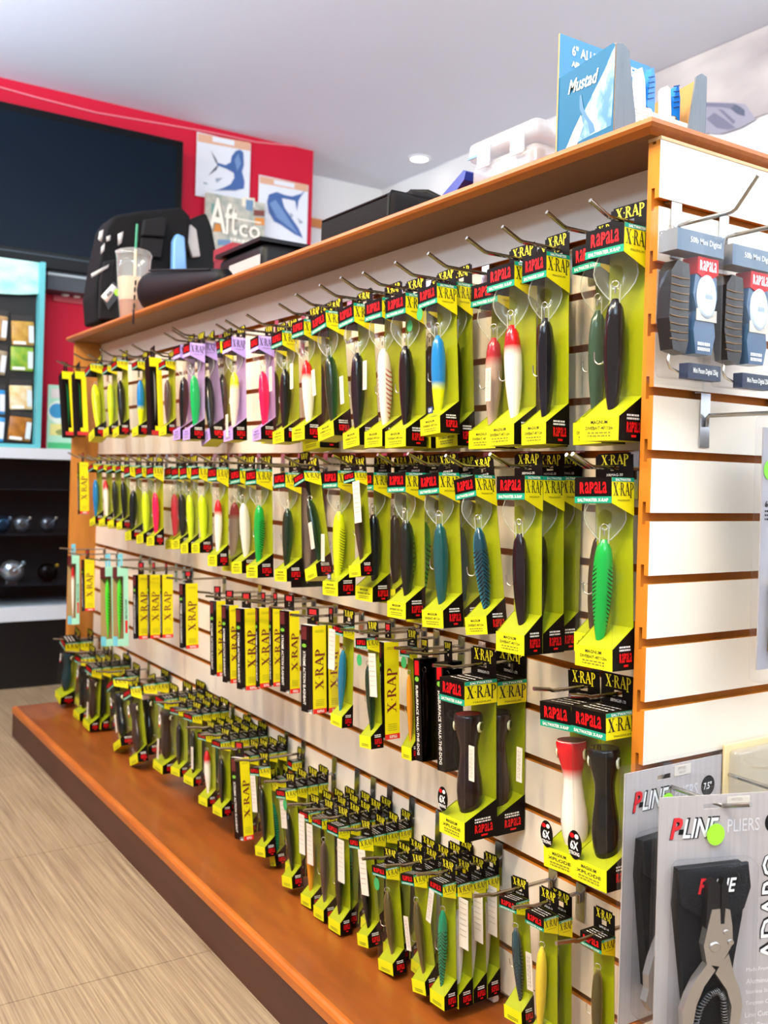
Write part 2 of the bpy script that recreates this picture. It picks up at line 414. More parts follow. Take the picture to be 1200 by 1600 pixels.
def lure_arch(shape, style):
    """-> (body mesh, [(name, mesh, loc)])"""
    k = ('lure', shape, style)
    if k in _ARCH: return _ARCH[k]
    m = lmat(style); mb = MB(); subs = []
    if shape == 'diver': L, R, sx, sy, cv = .168, .0165, .82, 1.0, .004
    elif shape == 'slim': L, R, sx, sy, cv = .125, .0098, .8, 1.15, .002
    elif shape == 'popper': L, R, sx, sy, cv = .155, .0225, 1.0, 1.0, 0
    elif shape == 'smallpopper': L, R, sx, sy, cv = .11, .016, 1.0, 1.0, 0
    if 'popper' in shape: mb.lathe(popper_prof(L, R), m, 16)
    else: mb.lathe(fish_prof(L, R), m, 14, sx=sx, sy=sy, curve=cv)
    body = mb.mesh('lure')
    e = MB()
    zE = -.1*L if 'popper' in shape else -.085*L
    rE = R*(.80 if 'popper' in shape else .47)
    er = R*.36 if 'popper' in shape else R*.24
    for sgn in (-1, 1):
        c = Vector((sgn*rE*(sx if 'popper' not in shape else 1)*.98, -.001, zE))
        e.lathe([(er, -.0008), (er*1.02, .0008), (er*.7, .0016), (er*.01, .0019)], eyew, 12)
        n0 = len(e.v)-4*12
        # turn the dome to point outwards
        cnt = 4*12+24
        start = len(e.v)-(4*12+12+12)
        for i in range(start, len(e.v)):
            x, y, z = e.v[i]; e.v[i] = (c.x+sgn*z, c.y+x, c.z+y)
        e.disc((c.x+sgn*.0022, c.y, c.z), (0, er*(.68 if 'popper' in shape else .5)*sgn, 0), (0, 0, er*(.68 if 'popper' in shape else .5)), eyeb, 12)
    subs.append(('eye', e.mesh('eye'), (0, 0, 0)))
    if shape == 'diver':
        lp = MB(); n = 20
        # spoon-shaped clear lip rising from the nose
        def pt(a, q): 
            rx, rz = .0265*q, .036*q
            x = rx*math.sin(a); z = rz*math.cos(a)
            if z < 0: x *= (1-.55*(-z/rz)**1.5) if q else 1
            return (x, -.004-.10*z+.0035*(1-q*q), .0305+z)
        rings = [[pt(2*math.pi*i/n, q) for i in range(n)] for q in (.35, .7, 1.0)]
        vs = [p for r_ in rings for p in r_]
        lp.add(vs, [[j*n+i, j*n+(i+1) % n, (j+1)*n+(i+1) % n, (j+1)*n+i] for j in range(2) for i in range(n)]+[list(range(n))], lipm, True)
        lp.tube([pt(2*math.pi*i/n, 1.0) for i in range(n+1)], .0009, liprim, 5, False)
        lp.tube([(-.0055, -.003, -.006), (-.0055, -.004, .018)], .0011, liprim, 5)
        lp.tube([(.0055, -.003, -.006), (.0055, -.004, .018)], .0011, liprim, 5)
        subs.append(('diving_lip', lp.mesh('diving_lip'), (0, 0, 0)))
        subs.append(('line_ring', ring_mesh(), (0, -.006, .018)))
        subs.append(('treble_hook', hook_mesh(1.35), (-.012, .012, -.052)))
        subs.append(('treble_hook', hook_mesh(1.35), (.004, .010, -.138)))
    elif shape == 'slim':
        subs.append(('line_ring', ring_mesh(), (0, 0, .003)))
        subs.append(('treble_hook', hook_mesh(.9), (-.006, .008, -.045)))
    elif 'popper' in shape:
        cup = MB(); rc = {'plum_popper': redp, 'red_popper': mat('cup_red', '#b0101a', .3), 'brown_popper': mat('cup_brown', '#4a2018', .3)}.get(style, eyeb)
        cup.disc((0, 0, .0006), (R*.74, 0, 0), (0, R*.74, 0), rc, 16)
        cup.tube([(R*.79*math.cos(a), R*.79*math.sin(a), .0002) for a in [2*math.pi*i/16 for i in range(17)]], R*.05, m, 5, False)
        subs.append(('popper_mouth', cup.mesh('popper_mouth'), (0, 0, 0)))
        s_ = 1.5 if shape == 'popper' else 1.0
        subs.append(('treble_hook', hook_mesh(s_), (.012*s_/1.5, .006, -.6*L)))
        subs.append(('treble_hook', hook_mesh(s_), (-.014*s_/1.5, .004, -.78*L)))
    _ARCH[k] = (body, subs)
    return _ARCH[k]

# ------------------------------------------------------------------ lure packages; local frame: x -w..0, y 0..d, z -h..0, hang tab above
U, V_, N = (1, 0, 0), (0, 0, 1), (0, 1, 0)
def tab_part(w, d, th, small, code):
    k = ('tab', w, d, th, code)
    if k in _ARCH: return _ARCH[k]
    mb = MB(); y0, y1 = d-.0008, d
    # card with a slot: four strips round the hole
    cx, hz, hw, hh = -w/2, .014*th/.034, w*.12, .0034
    r = .004
    mb.box(-w, cx-hw, y0, y1, -.004, th, black); mb.box(cx+hw, 0, y0, y1, -.004, th, black)
    mb.box(cx-hw, cx+hw, y0, y1, -.004, hz-hh, black); mb.box(cx-hw, cx+hw, y0, y1, hz+hh, th, black)
    mb.box(-w+r, -r, y0, y1, th, th+r*.7, black)
    yw = w*.74
    mb.flat(XRAP, (-w*.86, y0, th*.52), U, V_, yw, th*.50, yeltext)
    if code: mb.flat(text(code), (-w*.72, y0, th*.10), U, V_, w*.45, th*.11, whitei)
    _ARCH[k] = mb.mesh('hang_tab')
    return _ARCH[k]
def dots(mb, o, u, v, W, rows, m, hgt, gap, seed=1):
    rnd = random.Random(seed)
    for r in range(rows):
        x = 0
        while x < W:
            L = rnd.uniform(.0015, .005)*W/.03
            L = min(L, W-x)
            mb.rect(o, u, v, x, x+L, -r*gap, -r*gap+hgt, m, .0004); x += L+.0012*W/.03
def pack_arch(kind, color='lime'):
    k = ('pack', kind, color)
    if k in _ARCH: return _ARCH[k]
    P = []   # (name, mesh)
    if kind in ('diver', 'slim', 'popper', 'smallpopper'):
        w, d, h, hh, tg = {'diver': (.060, .044, .27, .036, .034), 'slim': (.036, .026, .185, .017, .026),
                           'popper': (.056, .052, .212, .032, .036), 'smallpopper': (.042, .034, .170, .020, .024)}[kind]
        card, prt = (lime, limey) if color == 'lime' else (lilac, lilacp)
        bl = .030*h/.27 if kind != 'popper' else .026       # front label height
        bs = bl*2.0 if kind != 'popper' else .050           # side label height at the back
        hs = hh*1.5 if kind != 'popper' else hh             # side header at the back
        # film
        mb = MB()
        mb.quad((-w, 0, -h), (0, 0, -h), (0, 0, 0), (-w, 0, 0), filmm)
        mb.quad((0, 0, -h), (0, d, -h), (0, d, 0), (0, 0, 0), filmm)
        mb.quad((-w, d, -h), (-w, 0, -h), (-w, 0, 0), (-w, d, 0), filmm)
        mb.tube([(0, 0, -h+bl), (0, 0, -hh)], .0004, filmm, 4, False)
        P.append(('clear_shell', mb.mesh('clear_shell')))
        mb = MB(); mb.box(-w+.0006, -.0006, d-.0012, d-.0004, -h, 0, card)
        P.append(('back_card', mb.mesh('back_card')))
        # header
        mb = MB(); e = .0005; ts = hh*.26
        mb.quad((-w-e, -e, -hh), (e, -e, -hh), (e, -e, 0), (-w-e, -e, 0), black)
        mb.poly([(e, -e, -hh), (e, d, -hs), (e, d, 0), (e, -e, 0)], yel if color == 'lime' else lilacp)
        mb.quad((-w-e, d, -hh), (-w-e, -e, -hh), (-w-e, -e, 0), (-w-e, d, 0), black)
        mb.quad((-w-e, -e, 0), (e, -e, 0), (e, d, 0), (-w-e, d, 0), black)
        o = (-w-e, -e, -hh)
        mb.rect(o, U, V_, 0, w+2*e, 0, ts, teal if color == 'lime' else lilacp)
        mb.flat(SALT, (-w*.92, -e, -hh+ts*.22), U, V_, w*.84, ts*.5, whitei, .0006)
        mb.flat(RAP, (-w*.86, -e, -hh+hh*.38), U, V_, w*.74, hh*.46, redp)
        o2 = (e, -e, 0)
        mb.rect(o2, N, V_, 0, d+e, -hh*.16, 0, teal if color == 'lime' else lilacp)
        mb.flat(text('SALTWATER', .02), (e, d*.15, -hh*.135), N, V_, d*.7, hh*.10, whitei, .0006)
        mb.flat(XRAP, (e, d*.05, -hh*.80), N, V_, d*.92, hh*.60, blacktext)
        mb.flat(text('MAGNUM'), (e, d*.25, -hh*.93), N, V_, d*.55, hh*.08, blacktext)
        for i in range(3): dots(mb, (-w*.85, d*(.2+.22*i), 0), U, N, w*.7, 1, whitei, d*.05, 1, i)
        P.append(('header_card', mb.mesh('header_card')))
        # base insert
        mb = MB()
        mb.quad((-w-e, -e, -h), (e, -e, -h), (e, -e, -h+bl), (-w-e, -e, -h+bl), limey if color == 'lime' else lilacp)
        mb.poly([(e, -e, -h), (e, d, -h), (e, d, -h+bs), (e, -e, -h+bl)], black)
        mb.poly([(-w+e, d-.001, -h), (-w+e, e, -h), (-w+e, e, -h+bl), (-w+e, d-.001, -h+bs)], card)
        mb.quad((-w, 0, -h+bl*.92), (-e, 0, -h+bl*.92), (-e, d-.002, -h+bs*.97), (-w, d-.002, -h+bs*.97), card)
        mb.quad((-w-e, -e, -h), (e, -e, -h), (e, d, -h), (-w-e, d, -h), limey)
        t1, t2 = {'diver': ('MAGNUM', "DIVEBAIT-40'/12m"), 'popper': ('MAGNUM', 'XPLODE')}.get(kind, ('LONG', 'CAST'))
        if kind in ('diver', 'popper'):
            mb.flat(text(t1, .01), (-w*.72, -e, -h+bl*.70), U, V_, w*.44, bl*.16, blacktext)
            mb.flat(text(t2, .01), (-w*.86, -e, -h+bl*.46), U, V_, w*.72, bl*.15, blacktext)
        dots(mb, (-w*.80, -e, -h+bl*.30), U, V_, w*.6, 2, mat('label_ink', '#7c7a14', .5), bl*.07, bl*.13, 5)
        mb.flat(RAP, (e, d*.30, -h+bs*.18), N, V_, d*.56, bs*.22, redp)
        dots(mb, (e, d*.30, -h+bs*.52), N, V_, d*.5, 2, whitei, bs*.04, bs*.07, 9)
        mb.rect((e, 0, -h), N, V_, d*.5, d*.7, bs*.08, bs*.13, redp)
        P.append(('base_label', mb.mesh('base_label')))
        P.append(('hang_tab', tab_part(w, d, tg, kind == 'slim', {'diver': 'XRMAG-30', 'popper': 'XRMAGXP-170'}.get(kind, 'SXRLB-14'))))
    elif kind == 'flat':          # closed carton: narrow window front, printed yellow side
        w, d, h, tg = .028, .036, .150, .022
        mb = MB(); e = .0004
        mb.quad((-w, 0, -h), (-w*.42, 0, -h), (-w*.42, 0, 0), (-w, 0, 0), black)
        mb.quad((-w*.06, -e, -h), (0, -e, -h), (0, -e, 0), (-w*.06, -e, 0), black)
        mb.quad((-w, d, -h), (-w, 0, -h), (-w, 0, 0), (-w, d, 0), black)
        mb.quad((-w, d, -h), (0, d, -h), (0, d, 0), (-w, d, 0), black)
        mb.quad((-w, 0, 0), (0, 0, 0), (0, d, 0), (-w, d, 0), boxwhite)
        mb.quad((-w, 0, -h), (0, 0, -h), (0, d, -h), (-w, d, -h), boxwhite)
        # words run down the black strip
        mb.flat(text('XTREME ACTION SLASHBAIT', .01), (-w*.82, 0, -h*.30), (0, 0, -1), U, h*.62, w*.22, whitei)
        mb.disc((-w*.70, -.0006, -h*.24), (w*.2, 0, 0), (0, 0, h*.022), mat('badge_green', '#6fae2c', .5), 12)
        mb.rect((-w, 0, 0), U, V_, w*.06, w*.5, -h*.17, -h*.02, mat('dark_red_print', '#5a1512', .5))
        P.append(('carton', mb.mesh('carton')))
        mb = MB(); x = .0004
        mb.quad((x, 0, -h), (x, d, -h), (x, d, 0), (x, 0, 0), yel)
        mb.rect((x, 0, -h), N, V_, .0, d, 0, h*.055, redstrip)
        mb.flat(RAP, (x, d*.3, -h+h*.012), N, V_, d*.5, h*.03, whitei, .0007)
        # tall lettering turned to read upwards
        mb.flat(XRAP, (x, d*.88, -h*.73), (0, 0, 1), (0, -1, 0), h*.46, d*.72, maroon)
        dots(mb, (x, d*.2, -h*.85), N, V_, d*.6, 4, mat('label_ink', '#7c7a14', .5), h*.006, h*.02, 3)
        dots(mb, (x, d*.2, -h*.06), N, V_, d*.6, 2, mat('label_ink', '#7c7a14', .5), h*.006, h*.016, 4)
        P.append(('printed_side', mb.mesh('printed_side')))
        mb = MB(); mb.quad((-w*.42, -.0002, -h), (-w*.06, -.0002, -h), (-w*.06, -.0002, 0), (-w*.42, -.0002, 0), filmm)
        P.append(('clear_window', mb.mesh('clear_window')))
        mb = MB(); mb.box(-w, 0, d*.48, d*.5, -.002, tg*.35, black); mb.box(-w, -w*.6, d*.48, d*.5, tg*.35, tg*.75, black); mb.box(-w*.4, 0, d*.48, d*.5, tg*.35, tg*.75, black); mb.box(-w, 0, d*.48, d*.5, tg*.75, tg*1.3, black)
        mb.rect((-w, d*.48, 0), U, V_, w*.2, w*.8, tg*.8, tg*1.2, mat('hang_red', '#b21a1c', .5))
        P.append(('hang_tab', mb.mesh('hang_tab')))
    elif kind == 'walkdog':       # wide dark carton with a clear side
        w, d, h, tg = .026, .040, .150, .022
        mb = MB(); e = .0004
        mb.quad((-w, 0, -h), (0, 0, -h), (0, 0, 0), (-w, 0, 0), black)
        mb.quad((-w, d, -h), (-w, 0, -h), (-w, 0, 0), (-w, d, 0), black)
        mb.quad((-w, d, -h), (0, d, -h), (0, d, 0), (-w, d, 0), black)
        mb.quad((-w, 0, 0), (0, 0, 0), (0, d, 0), (-w, d, 0), black)
        mb.quad((-w, 0, -h), (0, 0, -h), (0, d, -h), (-w, d, -h), black)
        mb.flat(text('SUBSURFACE WALK-THE-DOG', .012), (-w*.72, 0, -h*.26), (0, 0, -1), U, h*.68, w*.34, whitei)
        mb.disc((-w*.5, -.0006, -h*.20), (w*.3, 0, 0), (0, 0, h*.025), mat('badge_green', '#6fae2c', .5), 12)
        mb.rect((-w, 0, 0), U, V_, w*.2, w*.8, -h*.16, -h*.02, redp)
        P.append(('carton', mb.mesh('carton')))
        mb = MB(); mb.quad((.0002, 0, -h), (.0002, d, -h), (.0002, d, 0), (.0002, 0, 0), clear('smoked_film', (.62, .58, .56), .04, .5))
        P.append(('clear_window', mb.mesh('clear_window')))
        mb = MB(); mb.box(-w, 0, d*.48, d*.5, -.002, tg*.35, black); mb.box(-w, -w*.6, d*.48, d*.5, tg*.35, tg*.75, black); mb.box(-w*.4, 0, d*.48, d*.5, tg*.35, tg*.75, black); mb.box(-w, 0, d*.48, d*.5, tg*.75, tg*1.3, black)
        mb.flat(XRAP, (-w*.85, d*.48, tg*.8), U, V_, w*.7, tg*.4, yeltext)
        P.append(('hang_tab', mb.mesh('hang_tab')))
    elif kind in ('frame', 'mint'):   # carton with a window cut out of the printed side
        w, d, h, tg = (.030, .050, .165, .02) if kind == 'frame' else (.03, .040, .165, .02)
        col_, fr = (yel, black) if kind == 'frame' else (mint, minty)
        mb = MB(); x = .0004
        if kind == 'frame':
            mb.quad((-w, 0, -h), (0, 0, -h), (0, 0, 0), (-w, 0, 0), black)
            mb.quad((-w, 0, 0), (0, 0, 0), (0, d, 0), (-w, d, 0), black)
        else:
            mb.quad((-w, 0, -h), (0, 0, -h), (0, 0, -h*.88), (-w, 0, -h*.88), minty)
            mb.quad((-w, 0, -h*.14), (0, 0, -h*.14), (0, 0, 0), (-w, 0, 0), mat('dark_red_print', '#5a1512', .5))
            mb.quad((-w, 0, 0), (0, 0, 0), (0, d, 0), (-w, d, 0), mint)
        mb.quad((-w, d, -h), (0, d, -h), (0, d, 0), (-w, d, 0), lime if kind == 'frame' else mat('kraft_back', '#a88a58', .6))
        mb.quad((-w, d, -h), (-w, 0, -h), (-w, 0, 0), (-w, d, 0), black if kind == 'frame' else mat('kraft_back', '#a88a58', .6))
        mb.quad((-w, 0, -h), (0, 0, -h), (0, d, -h), (-w, d, -h), black)
        P.append(('carton', mb.mesh('carton')))
        mb = MB()
        mb.rect((x, 0, 0), N, V_, d*.55, d, -h, 0, col_, 0)
        mb.rect((x, 0, 0), N, V_, 0, d*.55, -h*.12, 0, col_, 0)
        mb.rect((x, 0, 0), N, V_, 0 if kind == 'mint' else d*.2, d*.55, -h*.97 if kind == 'frame' else -h, -h*.91, col_, 0)
        if kind == 'frame':
            mb.rect((x, 0, 0), N, V_, 0, d*.3, -h, -h*.12, black, .0001); mb.rect((x, 0, 0), N, V_, 0, d, -h*1.03, -h*.97, mat('hang_red', '#b21a1c', .5))
        else:
            mb.flat(text('MAGNUM', .01), (x, d*.9, -h*.42), (0, 0, -1), (0, 1, 0), h*.24, d*.2, mat('mint_ink', '#33584c', .5))
            mb.v[-len(text('MAGNUM', .01)[0]):] = [(a, b-d*.22, c) for a, b, c in mb.v[-len(text('MAGNUM', .01)[0]):]]
            mb.rect((x, 0, 0), N, V_, d*.68, d*.9, -h*.84, -h*.68, redp, .0006)
        P.append(('printed_side', mb.mesh('printed_side')))
        mb = MB(); mb.quad((-.0003, 0, -h), (-.0003, d, -h), (-.0003, d, 0), (-.0003, 0, 0), filmm)
        P.append(('clear_window', mb.mesh('clear_window')))
        mb = MB(); mb.box(-w, -w*.6, d*.48, d*.5, 0, tg, fr); mb.box(-w*.4, 0, d*.48, d*.5, 0, tg, fr); mb.box(-w, 0, d*.48, d*.5, tg, tg*1.4, fr)
        P.append(('hang_tab', mb.mesh('hang_tab')))
    _ARCH[k] = (P, w, d, h, tg)
    return _ARCH[k]
LUREZ = {'diver': ('diver', -.088), 'slim': ('slim', -.046), 'popper': ('popper', -.050), 'smallpopper': ('smallpopper', -.036),
         'flat': ('slim', -.02), 'walkdog': ('slim', -.02), 'frame': ('slim', -.025), 'mint': ('slim', -.025)}
def sticker_mesh(kind):
    k = ('st', kind)
    if k not in _ARCH:
        mb = MB()
        if kind == 'price':
            mb.box(-.006, .006, -.0008, 0, -.025, .025, sticker)
            dots(mb, (-.003, -.0008, .02), (0, 0, -1), (1, 0, 0), .04, 2, stext, .0015, -.004, 3)
        elif kind == 'card':
            mb.box(-.011, .011, -.0008, 0, -.036, .036, sticker)
            dots(mb, (-.008, -.0008, .030), U, V_, .016, 7, stext, .0012, .008, 8)
        elif kind == 'dot': mb.disc((0, -.0006, 0), (.008, 0, 0), (0, 0, .010), greendot, 16); mb.disc((0, -.0003, 0), (.008, 0, 0), (0, 0, .010), greendot, 16)
        elif kind == 'uv':
            mb.box(-.006, .006, -.0006, 0, -.005, .005, mat('uv_blue', '#1c3c70', .4)); mb.flat(text('UV', .03), (-.0045, -.0006, -.0032), U, V_, .009, .0064, whitei)
        elif kind == '6x':
            mb.disc((0, -.0005, 0), (.0125, 0, 0), (0, 0, .018), black, 20)
            mb.flat(text('6X', .03), (-.007, -.0005, -.006), U, V_, .014, .011, white, .0009)
            mb.flat(text('STRONG', .02), (-.009, -.0005, -.0125), U, V_, .018, .0045, white, .0009)
            mb.disc((-.004, -.0005, .011), (.004, 0, 0), (0, 0, .003), redp, 10, .0009)
            mb.disc((.004, -.0005, .011), (.0035, 0, 0), (0, 0, .003), white, 10, .0009)
        elif kind == 'oval':
            mb.disc((0, -.0005, 0), (.0075, 0, 0), (0, 0, .013), white, 18)
            mb.disc((0, -.0005, .001), (.0045, 0, 0), (0, 0, .006), mat('oval_ink', '#7c7470', .5), 12, .0004)
            mb.rect((0, -.0005, 0), U, V_, -.004, .004, -.018, -.012, redp)
        _ARCH[k] = mb.mesh({'dot': 'dot_sticker', 'uv': 'uv_sticker', '6x': 'hook_sticker', 'oval': 'oval_sticker'}.get(kind, 'price_sticker'))
    return _ARCH[k]

def put_pack(kind, color, lure, label, group, cat, loc, ry, scl, extras=(), rot=0.0, hidden=False):
    P, w, d, h, tg = pack_arch(kind, color)
    r = thing({'flat': 'lure_carton', 'walkdog': 'lure_carton', 'frame': 'lure_carton', 'mint': 'lure_carton'}.get(kind, 'boxed_lure'), label, cat, loc, 0, group)
    r.rotation_euler = (0, ry, 0); r.scale = scl
    for n, me in P: link(n, me, r)
    if lure and kind != 'flat' or (kind == 'flat' and lure):
        shp, z = LUREZ[kind]
        body, subs = lure_arch(shp, lure)
        cx = -w/2 if kind not in ('flat',) else -w*.25
        lo = link('lure', body, r, (cx, d*.5, z))
        if kind == 'flat': lo.scale = (.5, .6, .95)
        elif kind in ('walkdog', 'frame', 'mint'): lo.scale = (.95, 1.0, 1.0); lo.location.y = d*.42 if kind != 'frame' else d*.45
        lo.rotation_euler = (0, random.uniform(-.035, .075) if kind == 'diver' else random.uniform(-.03, .03), rot or (.62 if kind in ('diver', 'slim') else .5))
        if not hidden and kind not in ('flat', 'frame'):
            for n, me, l in subs: link(n, me, lo, l)
    for ex in extras:
        n, fx, fz = ex[0], ex[1], ex[2]; fr = ex[3] if len(ex) > 3 else -.0008
        so = link(sticker_mesh(n).name.split('.')[0], sticker_mesh(n), r, (-w*(1-fx), fr, -h*fz))
        if len(ex) > 4: so.rotation_euler = (0, ex[4], 0)
        so.scale = (1/scl[0], 1, 1/scl[2])
    return r

# ------------------------------------------------------------------ hooks
def peg_mesh(L, drop, lift=0.020):
    k = ('peg', round(L, 3), round(drop, 3), lift)
    if k in _ARCH: return _ARCH[k]
    b = MB()
    b.box(-.009, .009, -.0019, -.0003, -.040, drop, zinc)                # plate down the slat face
    b.box(-.009, .009, -.0019, .0092, drop, drop+.0016, zinc)        # lip into the groove
    b.box(-.009, .009, .0078, .0092, drop+.0017, drop+.006, zinc)
    rd = MB()
    rd.tube([(0, -.0048, -.014), (0, -.0050, -.003), (0, -.008, 0), (0, -.02, 0), (0, -L+.038, 0), (0, -L+.033, .0006), (0, -L+.028, .0025), (0, -L, lift)], .0027, chrome, 8)
    _ARCH[k] = (b.mesh('bracket'), rd.mesh('prong'))
    return _ARCH[k]
def put_hook(x, y, z, L, drop, label, group, rz=0.0, lift=.020):
    b, rd = peg_mesh(L, drop, lift)
    t = thing('peg_hook', label, 'hook', (x, y, z), rz, group)
    link('bracket', b, t); link('prong', rd, t)
    return t

# ================================================================== SETTING
ZC, XR, YF = 2.56, -3.60, 2.12
ceil_m = mat('ceiling_paint', '#e4e8f0', 0.8, noise=0.25, nscale=(.6, .6, .6), col2='#dde2ee')
red_m = mat('red_wall_paint', '#c80f34', 0.65, noise=0.25, nscale=(1.5, 1.5, 1.5), col2='#b80c2e', spec=.3)
wall_m = mat('white_wall_paint', '#eeeeee', 0.75, noise=0.2, nscale=(1, 1, 1), col2='#e4e6ea')
# floor: screed plus single vinyl tiles with a grain along the aisle
def tile_mat():
    m = bpy.data.materials.new('vinyl_tile'); m.use_nodes = True
    nt = m.node_tree; b = nt.nodes['Principled BSDF']; L = nt.links
    tc = nt.nodes.new('ShaderNodeTexCoord'); mp = nt.nodes.new('ShaderNodeMapping'); mp.inputs['Scale'].default_value = (1.6, 90, 1)
    nz = nt.nodes.new('ShaderNodeTexNoise'); nz.inputs['Scale'].default_value = 1.6; nz.inputs['Detail'].default_value = 6; nz.inputs['Roughness'].default_value = .7
    g = nt.nodes.new('ShaderNodeNewGeometry')
    L.new(g.outputs['Position'], mp.inputs[0]); L.new(mp.outputs[0], nz.inputs[0])
    cr = nt.nodes.new('ShaderNodeValToRGB'); e = cr.color_ramp.elements
    e[0].position = .36; e[0].color = (*H('#75604a'), 1); e[1].position = .66; e[1].color = (*H('#a58f70'), 1)
    L.new(nz.outputs[0], cr.inputs[0]); L.new(cr.outputs[0], b.inputs['Base Color'])
    b.inputs['Roughness'].default_value = .45
    return m
TM = tile_mat()
mb = MB(); mb.box(-6, 3.6, -3.5, 3.0, -.06, -.004, mat('floor_screed', '#6b5a48', .8))
floor = struct(mb.build('floor'))
mb = MB(); g = .0012; S = .622
mb.add([(g, g, 0), (S-g, g, 0), (S-g, S-g, 0), (g, S-g, 0), (0, 0, -.004), (S, 0, -.004), (S, S, -.004), (0, S, -.004)],
       [[0, 1, 2, 3], [4, 5, 1, 0], [5, 6, 2, 1], [6, 7, 3, 2], [7, 4, 0, 3]], TM)
tme = mb.mesh('floor_tile')
for i in range(-9, 5):
    for j in range(-3, 4):
        link('floor_tile', tme, floor, (-.89+S*i-S, -.165+S*(j-1), 0))
mb = MB(); mb.box(-6, 3.6, -3.5, 3.0, ZC, ZC+.1, ceil_m); struct(mb.build('ceiling'))
mb = MB(); mb.box(XR-.1, XR, -3.5, 1.475, 0, ZC, red_m); struct(mb.build('wall_left'))
mb = MB(); mb.box(-4.05, -3.95, 1.2, 3.0, 0, ZC, wall_m); struct(mb.build('wall_recess'))
mb = MB(); mb.box(-3.95, 3.6, YF, YF+.1, 0, ZC, wall_m); struct(mb.build('wall_back'))
mb = MB(); mb.box(-3.95, -3.93, 1.475, YF, 2.27, 2.315, mat('trim_orange', '#d98a4a', .5)); struct(mb.build('trim_1'))
mb = MB()
pth = [at(x, y, X=XR+.004) for x, y in ((-30, 128), (60, 153), (150, 176), (250, 193), (330, 207), (400, 222), (440, 226), (485, 231))]
mb.tube(pth, .004, mat('cable_pink', '#e8808c', .5), 6)
tag(mb.build('wall_cable'), 'thin pale cable running along the top of the red wall', 'cable')
# printed frieze high on the far wall
def frieze_mat():
    m = bpy.data.materials.new('frieze_print'); m.use_nodes = True
    nt = m.node_tree; b = nt.nodes['Principled BSDF']; L = nt.links
    tc = nt.nodes.new('ShaderNodeTexCoord'); mp = nt.nodes.new('ShaderNodeMapping'); mp.inputs['Scale'].default_value = (2.2, 1, 5); mp.inputs['Rotation'].default_value = (0, .5, 0)
    nz = nt.nodes.new('ShaderNodeTexNoise'); nz.inputs['Scale'].default_value = 1.0; nz.inputs['Detail'].default_value = 3
    L.new(tc.outputs['Object'], mp.inputs[0]); L.new(mp.outputs[0], nz.inputs[0])
    cr = nt.nodes.new('ShaderNodeValToRGB'); e = cr.color_ramp.elements
    e[0].position = .3; e[0].color = (*H('#a9a0a4'), 1); e[1].position = .65; e[1].color = (*H('#d9d2cf'), 1)
    L.new(nz.outputs[0], cr.inputs[0]); L.new(cr.outputs[0], b.inputs['Base Color']); b.inputs['Roughness'].default_value = .6
    return m
fr = thing('wall_frieze', 'long grey printed frieze high on the far wall under the ceiling', 'banner', (-1.0, YF, 2.24))
mb = MB(); mb.box(-1.3, 2.4, -.012, 0, 0, .318, frieze_mat()); mb.build('print_panel', fr)
mb = MB(); dk = mat('frieze_dark_print', '#7d7e94', .6); dk2 = mat('frieze_mid_print', '#a3a2b4', .6)
o = np.array([-1.0, YF, 2.24])
def fp(x, y): p = at(x, y, Y=YF-.0125)-o; return (p[0], -.0125, p[2])
mb.poly([fp(*q) for q in ((1098, 207), (1128, 209), (1158, 199), (1181, 186), (1165, 163), (1150, 161), (1106, 160), (1098, 165))], dk2)
mb.v = [(a, b-.0006, c) for a, b, c in mb.v]
for i_, (pl_, m_) in enumerate(((((1104, 186), (1116, 176), (1132, 186), (1150, 200), (1138, 203), (1120, 200)), dk),
                               (((1098, 160), (1130, 161), (1148, 162), (1160, 168), (1152, 172), (1130, 168), (1098, 166)), dk),
                               (((1150, 163), (1164, 172), (1164, 182), (1152, 178), (1142, 170)), mat('frieze_blue_print', '#62687e', .6)),
                               (((1122, 170), (1130, 172), (1150, 190), (1146, 194)), dk))):
    k_ = len(mb.v); mb.poly([fp(*q) for q in pl_], m_); mb.v[k_:] = [(a_, b_-.0012-.0005*i_, c_) for a_, b_, c_ in mb.v[k_:]]
mb.build('printed_figure', fr)

def downlight(x, y, label, power=0, color=(1, .85, .65)):
    t = thing('ceiling_downlight', label, 'lamp', (x, y, ZC), 0, None)
    mb = MB(); mb.lathe([(.062, -.001), (.060, -.008), (.048, -.010), (.044, -.003)], mat('downlight_rim', '#e8e8ea', .4), 24, caps=False); mb.build('rim', t)
    mb = MB(); mb.lathe([(.044, -.003), (.044, -.0065)], mat('downlight_glow', (1, .97, .92), .5, emit=6.0), 24); mb.build('glowing_lens', t)
    if power:
        l = bpy.data.lights.new('downlight_beam', 'SPOT'); l.energy = power; l.color = color; l.spot_size = 2.1; l.spot_blend = .8; l.shadow_soft_size = .05
        lo = bpy.data.objects.new('downlight_beam', l); COL.objects.link(lo); lo.parent = t; lo.location = (0, 0, -.03)
    return t
p = at(655, 247, Z=ZC); downlight(p[0], p[1], 'round recessed downlight glowing in the white ceiling above the black case')

